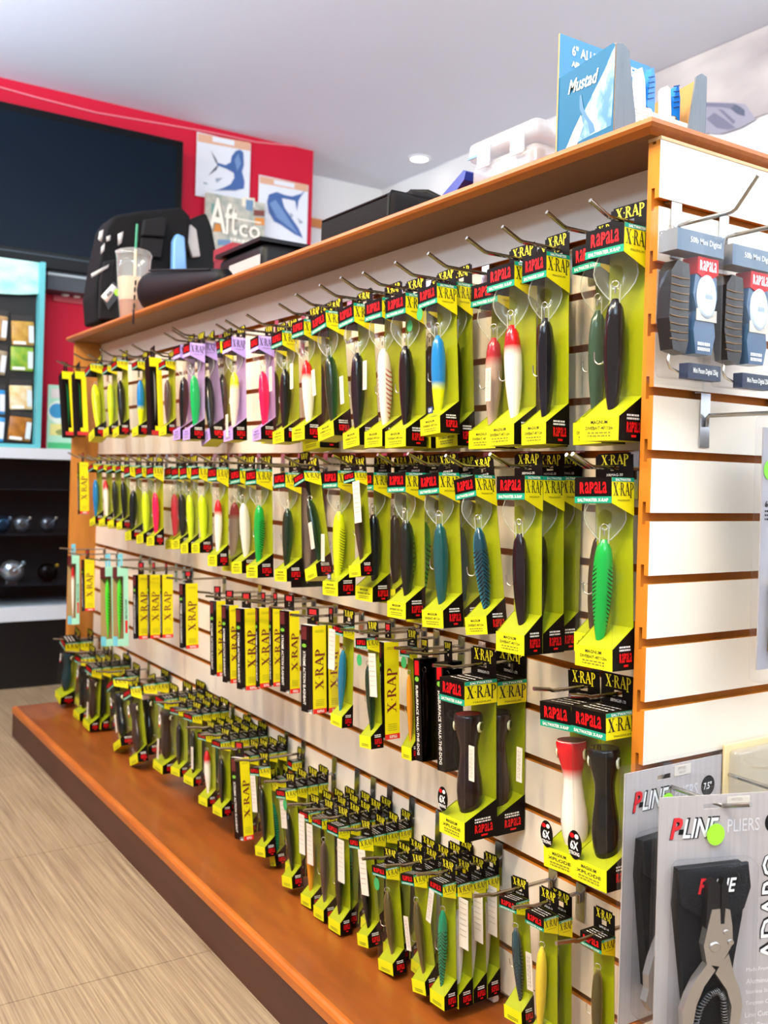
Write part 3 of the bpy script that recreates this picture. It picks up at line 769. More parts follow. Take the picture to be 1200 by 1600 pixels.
# ================================================================== DISPLAY STAND
stand = thing('display_stand', 'slatted lure display stand with white boards, orange wood shelf and brown base', 'display stand', (0, 0, 0))
YW, PIT_, OP = .087, .0762, .0105
XL, XI = -2.54, -.0185
ZU = 1.323
def slat_poly(z0, z1):     # (depth, z): depth 0 = face, positive = into the board
    return [(0, z0), (0, z1), (.007, z1), (.007, z1-.004), (.012, z1-.004), (.012, z0+.013), (.007, z0+.013), (.007, z0)]
def slat_set(zlist, ztop, zbot):
    out = []
    zl = sorted(zlist, reverse=True); hi = ztop
    for zg in zl: out.append((zg, hi)); hi = zg-OP
    out.append((zbot, hi))
    return [(a, b) for a, b in out if b-a > .02]
def slat_board(z0, z1, a, b, face):
    mb = MB(); P = slat_poly(z0, z1); n = len(P)
    def pt(dd, z, t): return (t, YW+dd, z) if face == 'y' else (-dd, t, z)
    vs = [pt(dd, z, a) for dd, z in P]+[pt(dd, z, b) for dd, z in P]
    for i in range(n):
        f = [i, (i+1) % n, n+(i+1) % n, n+i]
        mb.add([vs[q] for q in f], [[0, 1, 2, 3]], laminate if i == 0 else mdf)
    mb.add(vs, [list(range(n))[::-1], list(range(n, 2*n))], mdf)
    return mb
for z0, z1 in slat_set([.642+PIT_*k for k in range(-7, 9)], ZU, .098): slat_board(z0, z1, XL+.018, XI, 'y').build('slat', stand)
for z0, z1 in slat_set([1.2487-PIT_*k for k in range(0, 16)], 1.319, .0): slat_board(z0, z1, 0.0, .68, 'x').build('slat', stand)
mb = MB(); mb.box(XL+.018, XI, YW+.012, YW+.018, .098, ZU, mdf); mb.build('back_board', stand)
mb = MB(); mb.box(XI, -.012, 0, .68, 0, 1.3185, mdf); mb.build('end_core', stand)
mb = MB(); mb.box(XL, XL+.018, 0, .68, .098, ZU, beech_end); mb.build('side_panel', stand)
# top shelf with chamfered edge
mb = MB(); a = .025
xe, xw, y0, y1 = .008, XL-.012, -a, .71
pr = [(0, ZU), (.010, ZU), (.002, ZU+.007), (0, ZU+.010), (.001, ZU+.016), (.006, ZU+.019)]
lo = [(.012, ZU), (.003, ZU+.006), (0, ZU+.010), (.0015, ZU+.016), (.006, ZU+.0185)]
rings = [[(xw+i_, y0+i_, z), (xe-i_, y0+i_, z), (xe-i_, y1-i_, z), (xw+i_, y1-i_, z)] for i_, z in lo]
vs = [q for r_ in rings for q in r_]
fs = [[j*4+k, j*4+(k+1) % 4, (j+1)*4+(k+1) % 4, (j+1)*4+k] for j in range(len(lo)-1) for k in range(4)]
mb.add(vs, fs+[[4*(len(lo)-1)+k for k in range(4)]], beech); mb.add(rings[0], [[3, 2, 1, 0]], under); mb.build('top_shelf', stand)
ZT = ZU+.0185
mb = MB(); mb.box(XI-.001, .001, .0, .68, 1.319, ZU, mat('shelf_lining', '#e2b47c', .5)); mb.build('shelf_lining', stand)
# base plinth
BX0, BX1, BY, BZ = -2.56, XI-.002, -.163, .098
mb = MB(); mb.box(BX0, BX1, BY+.014, YW+.01, BZ-.018, BZ, base_top); mb.build('base_top', stand)
mb = MB(); prof = [(BY, BZ-.02), (BY, BZ-.006), (BY+.003, BZ-.0015), (BY+.008, BZ+.0005), (BY+.014, BZ+.0005), (BY+.014, BZ-.02)]
mb.prism(prof, 'x', BX0-.002, BX1, base_nose); mb.build('base_nosing', stand)
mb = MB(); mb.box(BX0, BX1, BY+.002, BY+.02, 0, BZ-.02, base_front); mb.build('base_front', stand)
mb = MB(); mb.box(BX0-.001, BX0+.018, BY+.02, .6, 0, BZ-.018, base_nose); mb.build('base_end', stand)

# ================================================================== LURES ON THE LONG SIDE
ORD = ['zeroth', 'first', 'second', 'third', 'fourth', 'fifth', 'sixth', 'seventh', 'eighth', 'ninth', 'tenth', 'eleventh', 'twelfth', 'thirteenth', 'fourteenth', 'fifteenth',
       'sixteenth', 'seventeenth', 'eighteenth', 'nineteenth', 'twentieth']
def ordw(n): return ORD[n] if n <= 20 else ({2: 'twenty', 3: 'thirty', 4: 'forty'}[n//10]+'-'+ORD[n % 10] if n % 10 else {3: 'thirtieth', 4: 'fortieth'}[n//10])
# entry: (Bx_top, y_top, Bx_bot, y_bot, Ax_top, kind, colour, lure, words, options)
ROWS = {}
S1 = [('dot', .35, .22)]
ROWS['top'] = (1.2516, [
 (976, 347, 966, 688, 917, 'diver', 'lime', 'plum', 'dark plum diving lure', dict(y=-.032)),
 (938, 374, 940, 692, 885, 'diver', 'lime', 'green_grey', 'grey green diving lure', dict(y=.012)),
 (864, 390, 863, 693, 817, 'diver', 'lime', 'navy', 'navy black diving lure', dict(y=-.025)),
 (852, 404, 852, 696, 806, 'diver', 'lime', 'red_pale', 'pale rusty lure half hidden', dict(y=.026)),
 (804, 408, 803, 694, 762, 'diver', 'lime', 'red_head', 'red headed white diving lure', dict(y=-.028)),
 (778, 436, 774, 700, 737, 'diver', 'lime', 'red_pale', 'dull red headed grey lure', dict(y=.015, ex=[('price', .72, .62)])),
 (711, 440, 715, 696, 676, 'diver', 'lime', 'black', 'black scaled lure with leaning price sticker', dict(y=.018, Cx=738, ex=[('price', 1.0, .33, -.0008, .12)])),
 (682.6, 442, 688, 676, 653, 'diver', 'lime', 'blue_yellow', 'blue and yellow diving lure', dict(y=-.03, ex=[('uv', .55, .84), ('dot', .1, .17)])),
 (671, 456, 676, 700, 642, 'diver', 'lime', 'black', 'black lure tucked behind the blue one', dict(y=.022)),
 (634, 457, 634, 697, 602, 'diver', 'lime', 'black', 'glossy black diving lure', dict(y=-.03, ex=[('dot', .75, .2, .02)])),
 (598, 464, 598, 697, 570, 'diver', 'lime', 'white_bars', 'white lure with pinkish bars', dict(y=-.028, ex=[('price', .02, .5)])),
 (553, 473, 562.5, 695, 526, 'diver', 'lime', 'navy', 'black blue diving lure leaning', dict(y=-.03, ex=[('price', .06, .58)])),
 (511, 484, 524.5, 680, 485.5, 'diver', 'lime', 'green_dark', 'metallic dark green diving lure', dict(y=-.03, ex=[('price', -.05, .52)], rot=.35)),
 (494, 492, 500, 699, 468, 'diver', 'lime', 'olive', 'olive lure behind the green one', dict(y=.03)),
 (475, 498, 476, 686, 456, 'diver', 'lime', 'red_head', 'red headed pale silver lure', dict(y=-.03, rot=.5, ex=[('price', .0, .45)])),
 (441, 516, 444, 690, 424, 'diver', 'lime', 'black', 'small black diving lure', dict(y=-.03, ex=[('price', -.1, .4)])),
 (424, 522, 425, 690, 408, 'diver', 'lime', 'green_dark', 'dark green diving lure', dict(y=-.02)),
 (404, 524, 408, 686, 391, 'diver', 'lilac', 'pink', 'hot pink lure in lilac packing', dict(y=-.03)),
 (362, 526, 364, 687, 348, 'diver', 'lilac', 'yellow_head', 'yellow headed white lure in lilac packing', dict(y=-.035, Cx=384, ex=[('price', .4, .85)])),
 (344, 530, 348, 686, 330, 'diver', 'lime', 'olive', 'dark olive lure beside lilac packs', dict(y=.02)),
 (313, 532, 329, 686, 300, 'diver', 'lilac', 'black', 'leaning black lure in lilac packing', dict(y=-.02)),
 (297, 535, 297, 686, 285, 'diver', 'lilac', 'green_bright', 'bright green lure in lilac packing', dict(y=-.03)),
 (283, 538, 283, 686, 271, 'diver', 'lilac', 'black', 'dark lure in lilac packing', dict(y=-.03)),
 (259, 562, 260, 678, 248, 'slim', 'lime', 'brown_silver', 'pale silver lure', dict(y=-.03)),
 (233, 558, 237, 676, 226, 'frame', 'lime', 'pearl', 'yellow framed carton with silver lure', dict(y=-.03, Cx=252)),
 (215, 563, 216, 679, 206, 'slim', 'lime', 'blue_yellow', 'blue and lime lure', dict(y=-.03, Cx=232)),
 (183, 562, 186, 679, 174, 'slim', 'lime', 'black', 'black lure under yellow header', dict(y=-.03, Cx=200)),
 (168, 570, 170, 679, 160, 'slim', 'lime', 'chart', 'chartreuse lure', dict(y=-.02)),
 (141, 568, 148, 682, 132, 'slim', 'lime', 'chartreuse', 'bright yellow lure', dict(y=-.03, Cx=164)),
 (117, 580, 121, 677, 110, 'frame', 'lime', 'green_bright', 'yellow framed carton with green lure', dict(y=-.03, Cx=134)),
 (97, 580, 103, 677, 89, 'frame', 'lime', 'green_bright', 'leftmost yellow framed carton with green lure', dict(y=-.03, Cx=115)),
])
ROWS['second'] = (.947, [
 (968, 746, 969, 1053, 919, 'diver', 'lime', 'mackerel_green', 'bright green barred diving lure', dict(y=-.035, w=.062)),
 (946, 745, 944, 1026, 900, 'diver', 'lime', 'brown', 'brown lure behind the green one', dict(y=.0)),
 (878.6, 744, 872, 1018, 834, 'diver', 'lime', 'black', 'black lure third behind', dict(y=.012)),
 (849, 744, 848, 1022, 806, 'diver', 'lime', 'black', 'black purple lure close behind', dict(y=-.008)),
 (820, 743, 819, 1025, 777, 'diver', 'lime', 'plum', 'dark purple diving lure', dict(y=-.035, Cx=848)),
 (742, 742, 762, 991, 710, 'diver', 'lime', 'mackerel_blue', 'blue barred mackerel lure with pale eye', dict(y=-.03, rot=1.0)),
 (715, 741, 726, 980, 682, 'diver', 'lime', 'teal', 'dull teal lure behind the mackerel', dict(y=.018)),
 (685.6, 738, 693, 982, 654, 'diver', 'lime', 'teal', 'deep teal diving lure', dict(y=-.03)),
 (662, 739, 664, 975, 634, 'diver', 'lime', 'lime_fish', 'lime barred lure with white sticker', dict(y=.016, rot=.8, ex=[('price', .95, .55)])),
 (634, 738, 634, 968, 606, 'diver', 'lime', 'black_green', 'black lure with green bars', dict(y=-.03, rot=.25)),
 (616, 738, 618, 944, 590, 'diver', 'lime', 'olive', 'grey lure with blue sticker', dict(y=.01, ex=[('uv', .5, .87)])),
 (584, 738, 582, 941, 558, 'diver', 'lime', 'navy', 'dark navy lure', dict(y=-.01, ex=[('uv', .45, .05)])),
 (554, 736, 564, 900, 537, 'slim', 'lime', 'brown', 'brown lure with long price sticker', dict(y=-.035, Cx=573, ex=[('card', 1.1, .30)])),
 (528, 735, 528, 932, 504, 'diver', 'lime', 'chartreuse', 'yellow barred diving lure', dict(y=-.03, ex=[('uv', .45, .85), ('price', .02, .62)])),
 (476, 736, 497, 901, 458.5, 'slim', 'lime', 'green_dark', 'dark green lure with price sticker', dict(y=-.035, Cx=501, ex=[('price', 1.0, .62)])),
 (465, 737, 470, 918, 448, 'walkdog', 'lime', 'pearl', 'black windowed carton with white lure', dict(y=-.03, txt=1)),
 (446, 738, 448, 909, 428, 'diver', 'lime', 'green_dark', 'deep green lure next to the black carton', dict(y=-.02)),
 (400.6, 733, 402.5, 903, 384, 'diver', 'lime', 'mackerel_green', 'green diving lure with dark bars', dict(y=-.03)),
 (375, 732, 378, 896, 360, 'diver', 'lime', 'pearl', 'pearl white lure', dict(y=-.03, rot=.6)),
 (362, 732, 362, 893, 348, 'diver', 'lime', 'red_pale', 'pale red lure beside the pearl one', dict(y=.015)),
 (339, 730, 339, 885, 325, 'diver', 'lime', 'red_head', 'red headed white lure', dict(y=-.03, Cx=357)),
 (311, 729, 312, 864, 299, 'diver', 'lime', 'chart', 'yellow lure, right of a pair', dict(y=-.03)),
 (292, 728, 294, 864, 281, 'diver', 'lime', 'chart', 'yellow lure, left of a pair', dict(y=-.03, Cx=309)),
 (279, 729, 281, 857, 268, 'diver', 'lime', 'black', 'dark grey lure', dict(y=-.02)),
 (268, 729, 270, 857, 257, 'diver', 'lime', 'red_soft', 'soft red lure', dict(y=-.02)),
 (240, 728, 241, 852, 229, 'diver', 'lime', 'pink', 'hot pink lure', dict(y=-.03, Cx=255)),
 (222, 728, 224, 848, 212, 'diver', 'lime', 'chart', 'chartreuse lure', dict(y=-.03)),
 (203, 727, 205, 843, 193, 'diver', 'lime', 'navy', 'dark lure', dict(y=-.03)),
 (190, 726, 192, 826, 181, 'slim', 'lime', 'black', 'slim black lure', dict(y=-.03)),
 (176, 726, 178, 823, 167, 'slim', 'lime', 'olive', 'slim olive lure', dict(y=-.03)),
 (162, 725, 164, 820, 153, 'slim', 'lime', 'red_head', 'slim red headed lure', dict(y=-.03)),
 (146, 724, 149, 818, 138, 'slim', 'lime', 'blue', 'slim blue lure', dict(y=-.03)),
 (124, 722, 125, 803, 121, 'flat', 'lime', 'navy', 'leftmost yellow printed carton', dict(y=-.03, Cx=138)),
])
ROWS['third'] = (.642, [
 (955, 1118, 956, 1400, 901, 'popper', 'lime', 'black_popper', 'black popper with pale belly', dict(y=-.034, ex=[('6x', .10, .80)])),
 (892.5, 1104, 900, 1372, 844, 'popper', 'lime', 'red_popper', 'red headed white popper', dict(y=.012, ex=[('6x', .12, .80)])),
 (777.5, 1066, 774, 1307, 731, 'popper', 'lime', 'brown_popper', 'brown popper with white label', dict(y=.018, Cx=826, ex=[('price', 1.55, .50, .01)])),
 (726, 1066, 726, 1317, 687.5, 'popper', 'lime', 'plum_popper', 'plum popper with red mouth', dict(y=-.034, Cx=776, ex=[('6x', .15, .78), ('price', 1.18, .50, .004)])),
 (692, 1036, 696, 1207, 680, 'walkdog', 'lime', 'navy', 'black carton with white vertical words, nearer', dict(y=.0, Cx=722)),
 (656, 1030, 660, 1191, 646, 'walkdog', 'lime', 'plum', 'black carton with white vertical words, farther', dict(y=-.005, Cx=683)),
 (640, 1012, 643, 1189, 624, 'slim', 'lime', 'orange', 'orange lure with green dot', dict(y=.02, Cx=650, ex=[('dot', .4, .14)])),
 (601, 1004, 603, 1157, 591, 'flat', 'lime', 'pearl', 'lone yellow printed carton', dict(y=-.01, Cx=624)),
 (573, 998, 580, 1171, 556, 'slim', 'lime', 'green_dark', 'dark green lure with white sticker', dict(y=-.03, Cx=592, ex=[('card', 1.25, .33, .004), ('dot', .3, .2)])),
 (537, 980, 534, 1138, 520, 'slim', 'lime', 'blue_teal', 'blue green lure with white sticker', dict(y=-.03, Cx=554, ex=[('card', .0, .25)])),
 (512, 976, 514, 1114, 508, 'flat', 'lime', 'navy', 'yellow carton behind the blue lure', dict(y=.0, Cx=530)),
 (488, 978, 489, 1116, 469, 'flat', 'lime', 'navy', 'yellow carton with clear front strip', dict(y=-.035, Cx=509)),
 (452, 955, 453, 1084, 437, 'flat', 'lime', 'pearl', 'yellow carton with teal badge', dict(y=-.03, Cx=463)),
 (426, 950, 427, 1073, 420, 'flat', 'lime', 'navy', 'yellow carton, third of a row of three', dict(y=-.015, Cx=439)),
 (405, 950, 406, 1075, 399, 'flat', 'lime', 'navy', 'yellow carton, second of a row of three', dict(y=-.025, Cx=425)),
 (382, 951, 384, 1079, 367, 'flat', 'lime', 'navy', 'yellow carton, first of a row of three', dict(y=-.035, Cx=403)),
 (358, 946, 360, 1068, 346, 'flat', 'lime', 'navy', 'narrow yellow carton with blue badge', dict(y=-.03, Cx=368)),
 (338, 939, 339, 1057, 328, 'flat', 'lime', 'navy', 'narrow yellow carton with green badge', dict(y=-.03, Cx=346)),
 (290, 912, 291, 1014, 280, 'flat', 'lime', 'brown', 'lone yellow carton', dict(y=-.025, Cx=309)),
 (253.5, 898, 254, 997, 251, 'flat', 'lime', 'navy', 'deep yellow carton, right of three', dict(y=-.0, Cx=270)),
 (234, 898, 235, 998, 230, 'flat', 'lime', 'navy', 'deep yellow carton, middle of three', dict(y=-.015, Cx=251)),
 (216, 898, 217, 999, 207, 'flat', 'lime', 'black', 'deep yellow carton, left of three', dict(y=-.03, Cx=234)),
 (183, 886, 184, 1010, 176, 'mint', 'lime', 'lime_fish', 'mint green carton, right of two', dict(y=-.02, Cx=200)),
 (164, 886, 166, 1010, 156, 'mint', 'lime', 'lime_fish', 'mint green carton, left of two', dict(y=-.03, Cx=181)),
 (132, 874, 133, 955, 127, 'flat', 'lime', 'navy', 'far left yellow carton', dict(y=-.025, Cx=147)),
 (112, 868, 112, 976, 102, 'mint', 'lime', 'red_head', 'leftmost mint carton with red headed lure', dict(y=-.03, Cx=124)),
])
ROWS['bottom'] = (.337, [
 (940, 1470, 940, 1700, 907, 'slim', 'lime', 'gold_olive', 'gold olive lure', dict(y=-.01, Cx=961)),
 (873, 1440, 873, 1668, 840, 'slim', 'lime', 'navy', 'dark barred lure behind', dict(y=.025, Cx=894)),
 (850, 1436, 850, 1660, 819, 'slim', 'lime', 'yellow_soft', 'soft yellow lure', dict(y=.0, Cx=872)),
 (809, 1412, 818, 1606, 780, 'slim', 'lime', 'grey_blue', 'brown and blue barred lure', dict(y=.0, Cx=829, ex=[('price', 1.3, .55, .01)])),
 (760, 1372, 762, 1560, 737, 'slim', 'lime', 'pearl', 'pearl lure with white sticker, farthest of three', dict(y=.03, Cx=780, ex=[('card', 1.25, .26, .004)])),
 (738, 1378, 740, 1568, 716, 'slim', 'lime', 'pearl', 'pearl lure with white sticker, middle of three', dict(y=.004, Cx=759, ex=[('card', 1.25, .28, .004)])),
 (715, 1383, 717, 1577, 693, 'slim', 'lime', 'pearl', 'pearl lure with white sticker, nearest of three', dict(y=-.016, Cx=737, ex=[('card', 1.25, .30, .004)])),
 (692, 1383, 694.5, 1580, 668, 'slim', 'lime', 'mackerel_teal', 'green mackerel barred lure', dict(y=-.036, Cx=712, ex=[('price', .1, .22, -.0008, .2)], n=3)),
 (648, 1369, 668, 1558, 626, 'slim', 'lime', 'gold_olive', 'gold lure with dark back', dict(y=-.034, Cx=667, n=4, rot=.9, ex=[('price', -.05, .52, .002)])),
 (603, 1358, 616, 1544, 581, 'slim', 'lime', 'gold_olive', 'yellow brown lure with green dot', dict(y=-.034, Cx=623, n=4, rot=.9, ex=[('dot', .3, .17)])),
 (561, 1312, 576, 1482, 545, 'slim', 'lime', 'black', 'black lure with large white sticker', dict(y=-.034, Cx=582, n=5, ex=[('card', 1.2, .30)])),
 (529, 1293, 532, 1466, 510, 'slim', 'lime', 'olive', 'olive lure with large white sticker', dict(y=-.034, Cx=546, n=5, ex=[('card', 1.2, .30)])),
 (504, 1281, 507, 1446, 486, 'slim', 'lime', 'brown_silver', 'silver brown lure', dict(y=-.034, n=5, rot=.8)),
 (484, 1272, 488, 1428, 467, 'slim', 'lime', 'orange', 'orange lure with two white stickers', dict(y=-.03, n=5, ex=[('card', .3, .25), ('card', 1.1, .32)])),
 (446, 1235, 457, 1389, 431, 'slim', 'lime', 'olive', 'dark olive lure with green dot', dict(y=-.034, Cx=463, n=5, ex=[('dot', .9, .15), ('card', .5, .2, .003)])),
 (415, 1222, 434, 1376, 407, 'slim', 'lime', 'mackerel_teal', 'green barred silver lure', dict(y=-.03, n=5, ex=[('card', .5, .25, .003)])),
 (405, 1200, 415, 1340, 390, 'slim', 'lime', 'black', 'thin black lure with sticker', dict(y=-.028, n=5, ex=[('card', .3, .3)])),
 (374, 1185, 381, 1314, 355, 'flat', 'lime', 'brown', 'yellow printed carton among lures', dict(y=-.036, Cx=389, n=4)),
 (345, 1160, 347, 1277, 331, 'slim', 'lime', 'black', 'slim black lure', dict(y=-.03, n=5)),
 (322, 1148, 324, 1261, 309, 'slim', 'lime', 'red_head', 'red and white lure', dict(y=-.032, n=5)),
 (301, 1118, 302, 1229, 285, 'slim', 'lime', 'olive', 'olive lure in dull box', dict(y=-.03, n=5, ex=[('price', .95, .6)])),
 (279, 1108, 281, 1214, 265, 'slim', 'lime', 'black', 'black lure in dull box', dict(y=-.026, n=5)),
 (257, 1093, 254, 1210, 240, 'smallpopper', 'lime', 'brown_popper', 'brown popper with oval sticker', dict(y=-.03, n=4, ex=[('oval', .6, .3), ('price', .5, .7)])),
 (224, 1070, 232, 1180, 206, 'smallpopper', 'lime', 'black_popper', 'dark popper beside the tilted one', dict(y=.005, n=3)),
 (204, 1074, 216, 1191, 182, 'smallpopper', 'lime', 'brown_popper', 'brown popper with white oval sticker', dict(y=-.034, Cx=220, n=4, ex=[('oval', .5, .28)])),
 (177, 1060, 190, 1170, 156, 'smallpopper', 'lime', 'black_popper', 'black popper with oval sticker', dict(y=-.03, n=4, ex=[('oval', .4, .3), ('price', .7, .65)])),
 (144, 1045, 139, 1159, 127, 'smallpopper', 'lime', 'brown_popper', 'bronze popper with oval sticker', dict(y=-.034, Cx=159, n=4, ex=[('oval', .5, .27), ('price', .6, .7)])),
 (127, 1028, 124, 1140, 111, 'smallpopper', 'lime', 'black_popper', 'dark popper with oval sticker', dict(y=-.022, n=4, ex=[('oval', .5, .28)])),
 (103, 1005, 93, 1112, 88, 'smallpopper', 'lime', 'teal_popper', 'leftmost teal black popper', dict(y=-.036, Cx=125, n=3, ex=[('oval', .4, .3)])),
])
ROWN = {'top': 'top row', 'second': 'second row', 'third': 'third row', 'bottom': 'bottom row'}
BEHIND = ['black', 'olive', 'pearl', 'navy', 'gold_olive', 'brown_silver', 'mackerel_teal', 'green_dark']
PLAN = {}
def solve(e, yf):
    """size and place of one box from its front edge, for a given distance from the wall"""
    P, w0, d0, h0, tg = pack_arch(e['kind'], e['color'])
    T = at(e['bx'], e['yt'], Y=yf); B = at(e['bbx'], e['yb'], Y=yf); A = at(e['ax'], e['yt']+(3 if e['row'] == 'top' else -8), Y=yf)
    e['w'] = e['op'].get('w') or min(max(T[0]-A[0], w0*.6), w0*1.6)
    e['h'] = math.hypot(T[0]-B[0], T[2]-B[2])
    dd = d0*e['h']/h0
    if 'Cx' in e['op']:
        lo_, hi_ = 0.004, .11
        for _ in range(30):
            mid = (lo_+hi_)/2
            if proj((T[0], yf+mid, T[2]))[0] < e['op']['Cx']: lo_ = mid
            else: hi_ = mid
        dd = mid
    e['d'] = max(.014, min(max(dd, d0*.6), d0*1.5, YW-.003-yf))
    e['ry'] = math.atan2(T[0]-B[0], T[2]-B[2]); e['x'] = T[0]; e['z'] = T[2]; e['yf'] = yf
    off = max(0, -math.sin(e['ry'])*e['h'])
    e['x'] = min(e['x'], XI-.002-off)
    if e['row'] == 'bottom' and e['z']-e['h']*math.cos(e['ry'])-e['w']*abs(math.sin(e['ry'])) < BZ+.002: e['h'] = (e['z']-BZ-.002-e['w']*abs(math.sin(e['ry'])))/math.cos(e['ry'])
    return e
def ext(e):
    s_ = math.sin(e['ry'])*e['h']
    return (e['x']-e['w']+min(0, -s_), e['x']+max(0, -s_), e['yf'], e['yf']+e['d'])
for row, (zg, ents) in ROWS.items():
    L = []
    for i, (bx, yt, bbx, yb, ax, kind, color, lure, words, op) in enumerate(ents):
        e = dict(row=row, bx=bx, yt=yt, bbx=bbx, yb=yb, ax=ax, kind=kind, color=color, lure=lure, words=words, op=op, n=i+1)
        yf = op.get('y', -.03)
        solve(e, yf)
        # the boxes at the far end hang in front of the side panel's edge
        while ext(e)[0] < XL+.020 and ext(e)[3] > -.003 and yf > -.2: yf -= .006; solve(e, yf)
        L.append(e)
    for it in range(6):
        for i in range(len(L)):
            for j in range(i+1, min(i+4, len(L))):
                p_, q_ = L[i], L[j]
                a0, a1, ay0, ay1 = ext(p_); b0, b1, by0, by1 = ext(q_)
                ox = min(a1, b1)-max(a0, b0); oy = min(ay1, by1)-max(ay0, by0)
                if ox <= .0005 or oy <= .0005: continue
                if ox < .42*min(p_['w'], q_['w']):          # side by side: trim the widths
                    cut = ox+.001
                    kq = .5 if p_['yf'] > q_['yf']-.005 else .5
                    p_['w'] -= cut*kq; q_['w'] -= cut*(1-kq); q_['x'] -= cut*(1-kq)
                else:                                        # one behind the other
                    f_, r_ = (p_, q_) if p_['yf'] <= q_['yf'] else (q_, p_)
                    lim = YW-.003-f_['yf']
                    if f_['d'] > lim-.020: f_['d'] = max(.018, lim-.020)
                    ny = f_['yf']+f_['d']+.0015
                    keep = r_['d']
                    solve(r_, min(ny, YW-.017)); r_['d'] = min(keep, YW-.003-r_['yf'])
    PLAN[row] = L
BOXES = []; HN = {}
TIPS = [(922, 315), (854, 336), (785, 357), (729, 376), (669, 393), (639, 403), (617, 415), (596, 421), (567, 424), (532, 434), (499, 447), (462, 456), (435, 465), (410, 472), (385, 482), (352, 487), (338, 487)]
for row, L in PLAN.items():
    zg = ROWS[row][0]
    for e in L: BOXES.append((ext(e), row))
for row, L in PLAN.items():
    zg = ROWS[row][0]
    for i, e in enumerate(L):
        n = e['n']; kind = e['kind']; op = e['op']; wd, dd, h, ry, yf, xt = e['w'], e['d'], e['h'], e['ry'], e['yf'], e['x']
        P, w0, d0, h0, tg = pack_arch(kind, e['color'])
        scl = (wd/w0, dd/d0, h/h0)
        lab = f"{e['words']}, {ordw(n)} from the right, {ROWN[row]}"
        carton = kind in ('flat', 'walkdog', 'frame', 'mint')
        put_pack(kind, e['color'], e['lure'], lab, f"boxed lures hanging in the {ROWN[row]}", 'fishing lure', (xt, yf, e['z']), ry, scl, op.get('ex', ()), op.get('rot', 0.0))
        # the hook that carries it
        zr = e['z']+.014*scl[2]*(tg/.034 if not carton else .9)
        tip = min(yf-.022, -.062)-random.uniform(0, .014)
        if yf > -.012: tip = yf-.035-random.uniform(.0, .03)
        zr = min(zr, zg-.006)
        if row == 'top':       # prongs of differing length, as the photograph shows their tips
            c_ = []
            for tx, ty in TIPS:
                a0, a1 = at(tx, ty, Y=-.02)[0], at(tx, ty, Y=-.12)[0]
                yq = -.02+(xt-wd/2-a0)/(a1-a0)*-.10
                if -.13 < yq < yf-.018: c_.append((abs(yq+.082), yq))
            if c_: tip = min(c_)[1]
        hx = max(xt-wd/2, XL+.034)
        e['hook'] = (hx, tip)
        if any(abs(o_['hook'][0]-hx) < .021 for o_ in L[max(0, i-4):i] if 'hook' in o_ and o_.get('own')) or any(abs(o_['x']-o_['w']/2-hx) < .021 and o_['yf'] < yf-.01 for o_ in L[i+1:i+5]): mk = False
        else: mk = True; e['own'] = True; HN[row] = HN.get(row, 0)+1
        if mk: put_hook(hx, YW, zr, YW-tip, zg-.0035-zr, f"chrome peg hook, {ordw(HN[row])} from the right, {ROWN[row]}", f"chrome hooks of the {ROWN[row]}",
                 lift=.015 if row in ('top', 'second') else .006)
        # boxes queued behind on the same hook
        yy = yf+dd+.003; k = 1
        dd2 = max(.014, dd*.9)
        while k <= op.get('n', 0) and yy+dd2 < YW-.002:
            lu = BEHIND[(i*3+k*5) % len(BEHIND)]
            kd = kind if kind in ('slim', 'smallpopper') else 'slim'
            P2, w2, d2, h2, _ = pack_arch(kd, 'lime')
            x0_, x1_ = xt-wd, xt
            for (q0, q1, qy0, qy1), rw in BOXES:
                if rw == row and qy1 > yy and qy0 < yy+dd2:
                    if q0 < x1_ and q1 > x0_:
                        if (q0+q1)/2 > (x0_+x1_)/2: x1_ = min(x1_, q0-.001)
                        else: x0_ = max(x0_, q1+.001)
            if x1_-x0_ > .014:
                w_ = x1_-x0_
                sc2 = (w_/w2, dd2/d2, min(h*.985, e['z']-BZ-.003)/h2)
                put_pack(kd, 'lime', lu, f"boxed lure {ordw(k)} in the queue behind the {ordw(n)} lure from the right, bottom row", f"boxed lures hanging in the {ROWN[row]}", 'fishing lure',
                         (x1_, yy, e['z']+.001), 0, sc2, [('card', .6, .3)] if k == 1 and i % 2 == 0 else (), 0, True)
                BOXES.append(((x0_, x1_, yy, yy+dd2), row))
            yy += dd2+.0025; k += 1

#PART2
# ================================================================== ON TOP OF THE SHELF
def frame_at(o):
    o = np.asarray(o, float)
    return lambda x, y, **k: tuple(at(x, y, **k)-o)
def rbox(mb, x0, x1, y0, y1, z0, z1, r, m, n=4, top_only=False):
    """box with rounded edges all round (superellipse rings)"""
    cx, cy = (x0+x1)/2, (y0+y1)/2; hx, hy = (x1-x0)/2, (y1-y0)/2
    rings = []
    prof = []
    for i in range(n+1):
        a = math.pi/2*i/n; prof.append((r*(1-math.sin(a)), r*(1-math.cos(a))))
    zs = [(ins, z0+dz) for ins, dz in prof] if not top_only else [(0, z0)]
    zs += [(ins, z1-dz) for ins, dz in prof[::-1]]
    for ins, z in zs:
        ring = []
        for qx, qy, a0 in ((1, 1, 0), (-1, 1, 90), (-1, -1, 180), (1, -1, 270)):
            for k in range(n+1):
                a = math.radians(a0+90*k/n)
                ring.append((cx+qx*(hx-r)+(r-ins)*math.cos(a), cy+qy*(hy-r)+(r-ins)*math.sin(a), z))
        rings.append(ring)
    N_ = len(rings[0]); vs = [p for r_ in rings for p in r_]
    mb.add(vs, [[j*N_+k, j*N_+(k+1) % N_, (j+1)*N_+(k+1) % N_, (j+1)*N_+k] for j in range(len(rings)-1) for k in range(N_)], m, True)
    mb.add(rings[0], [list(range(N_))[::-1]], m); mb.add(rings[-1], [list(range(N_))], m)
    return mb
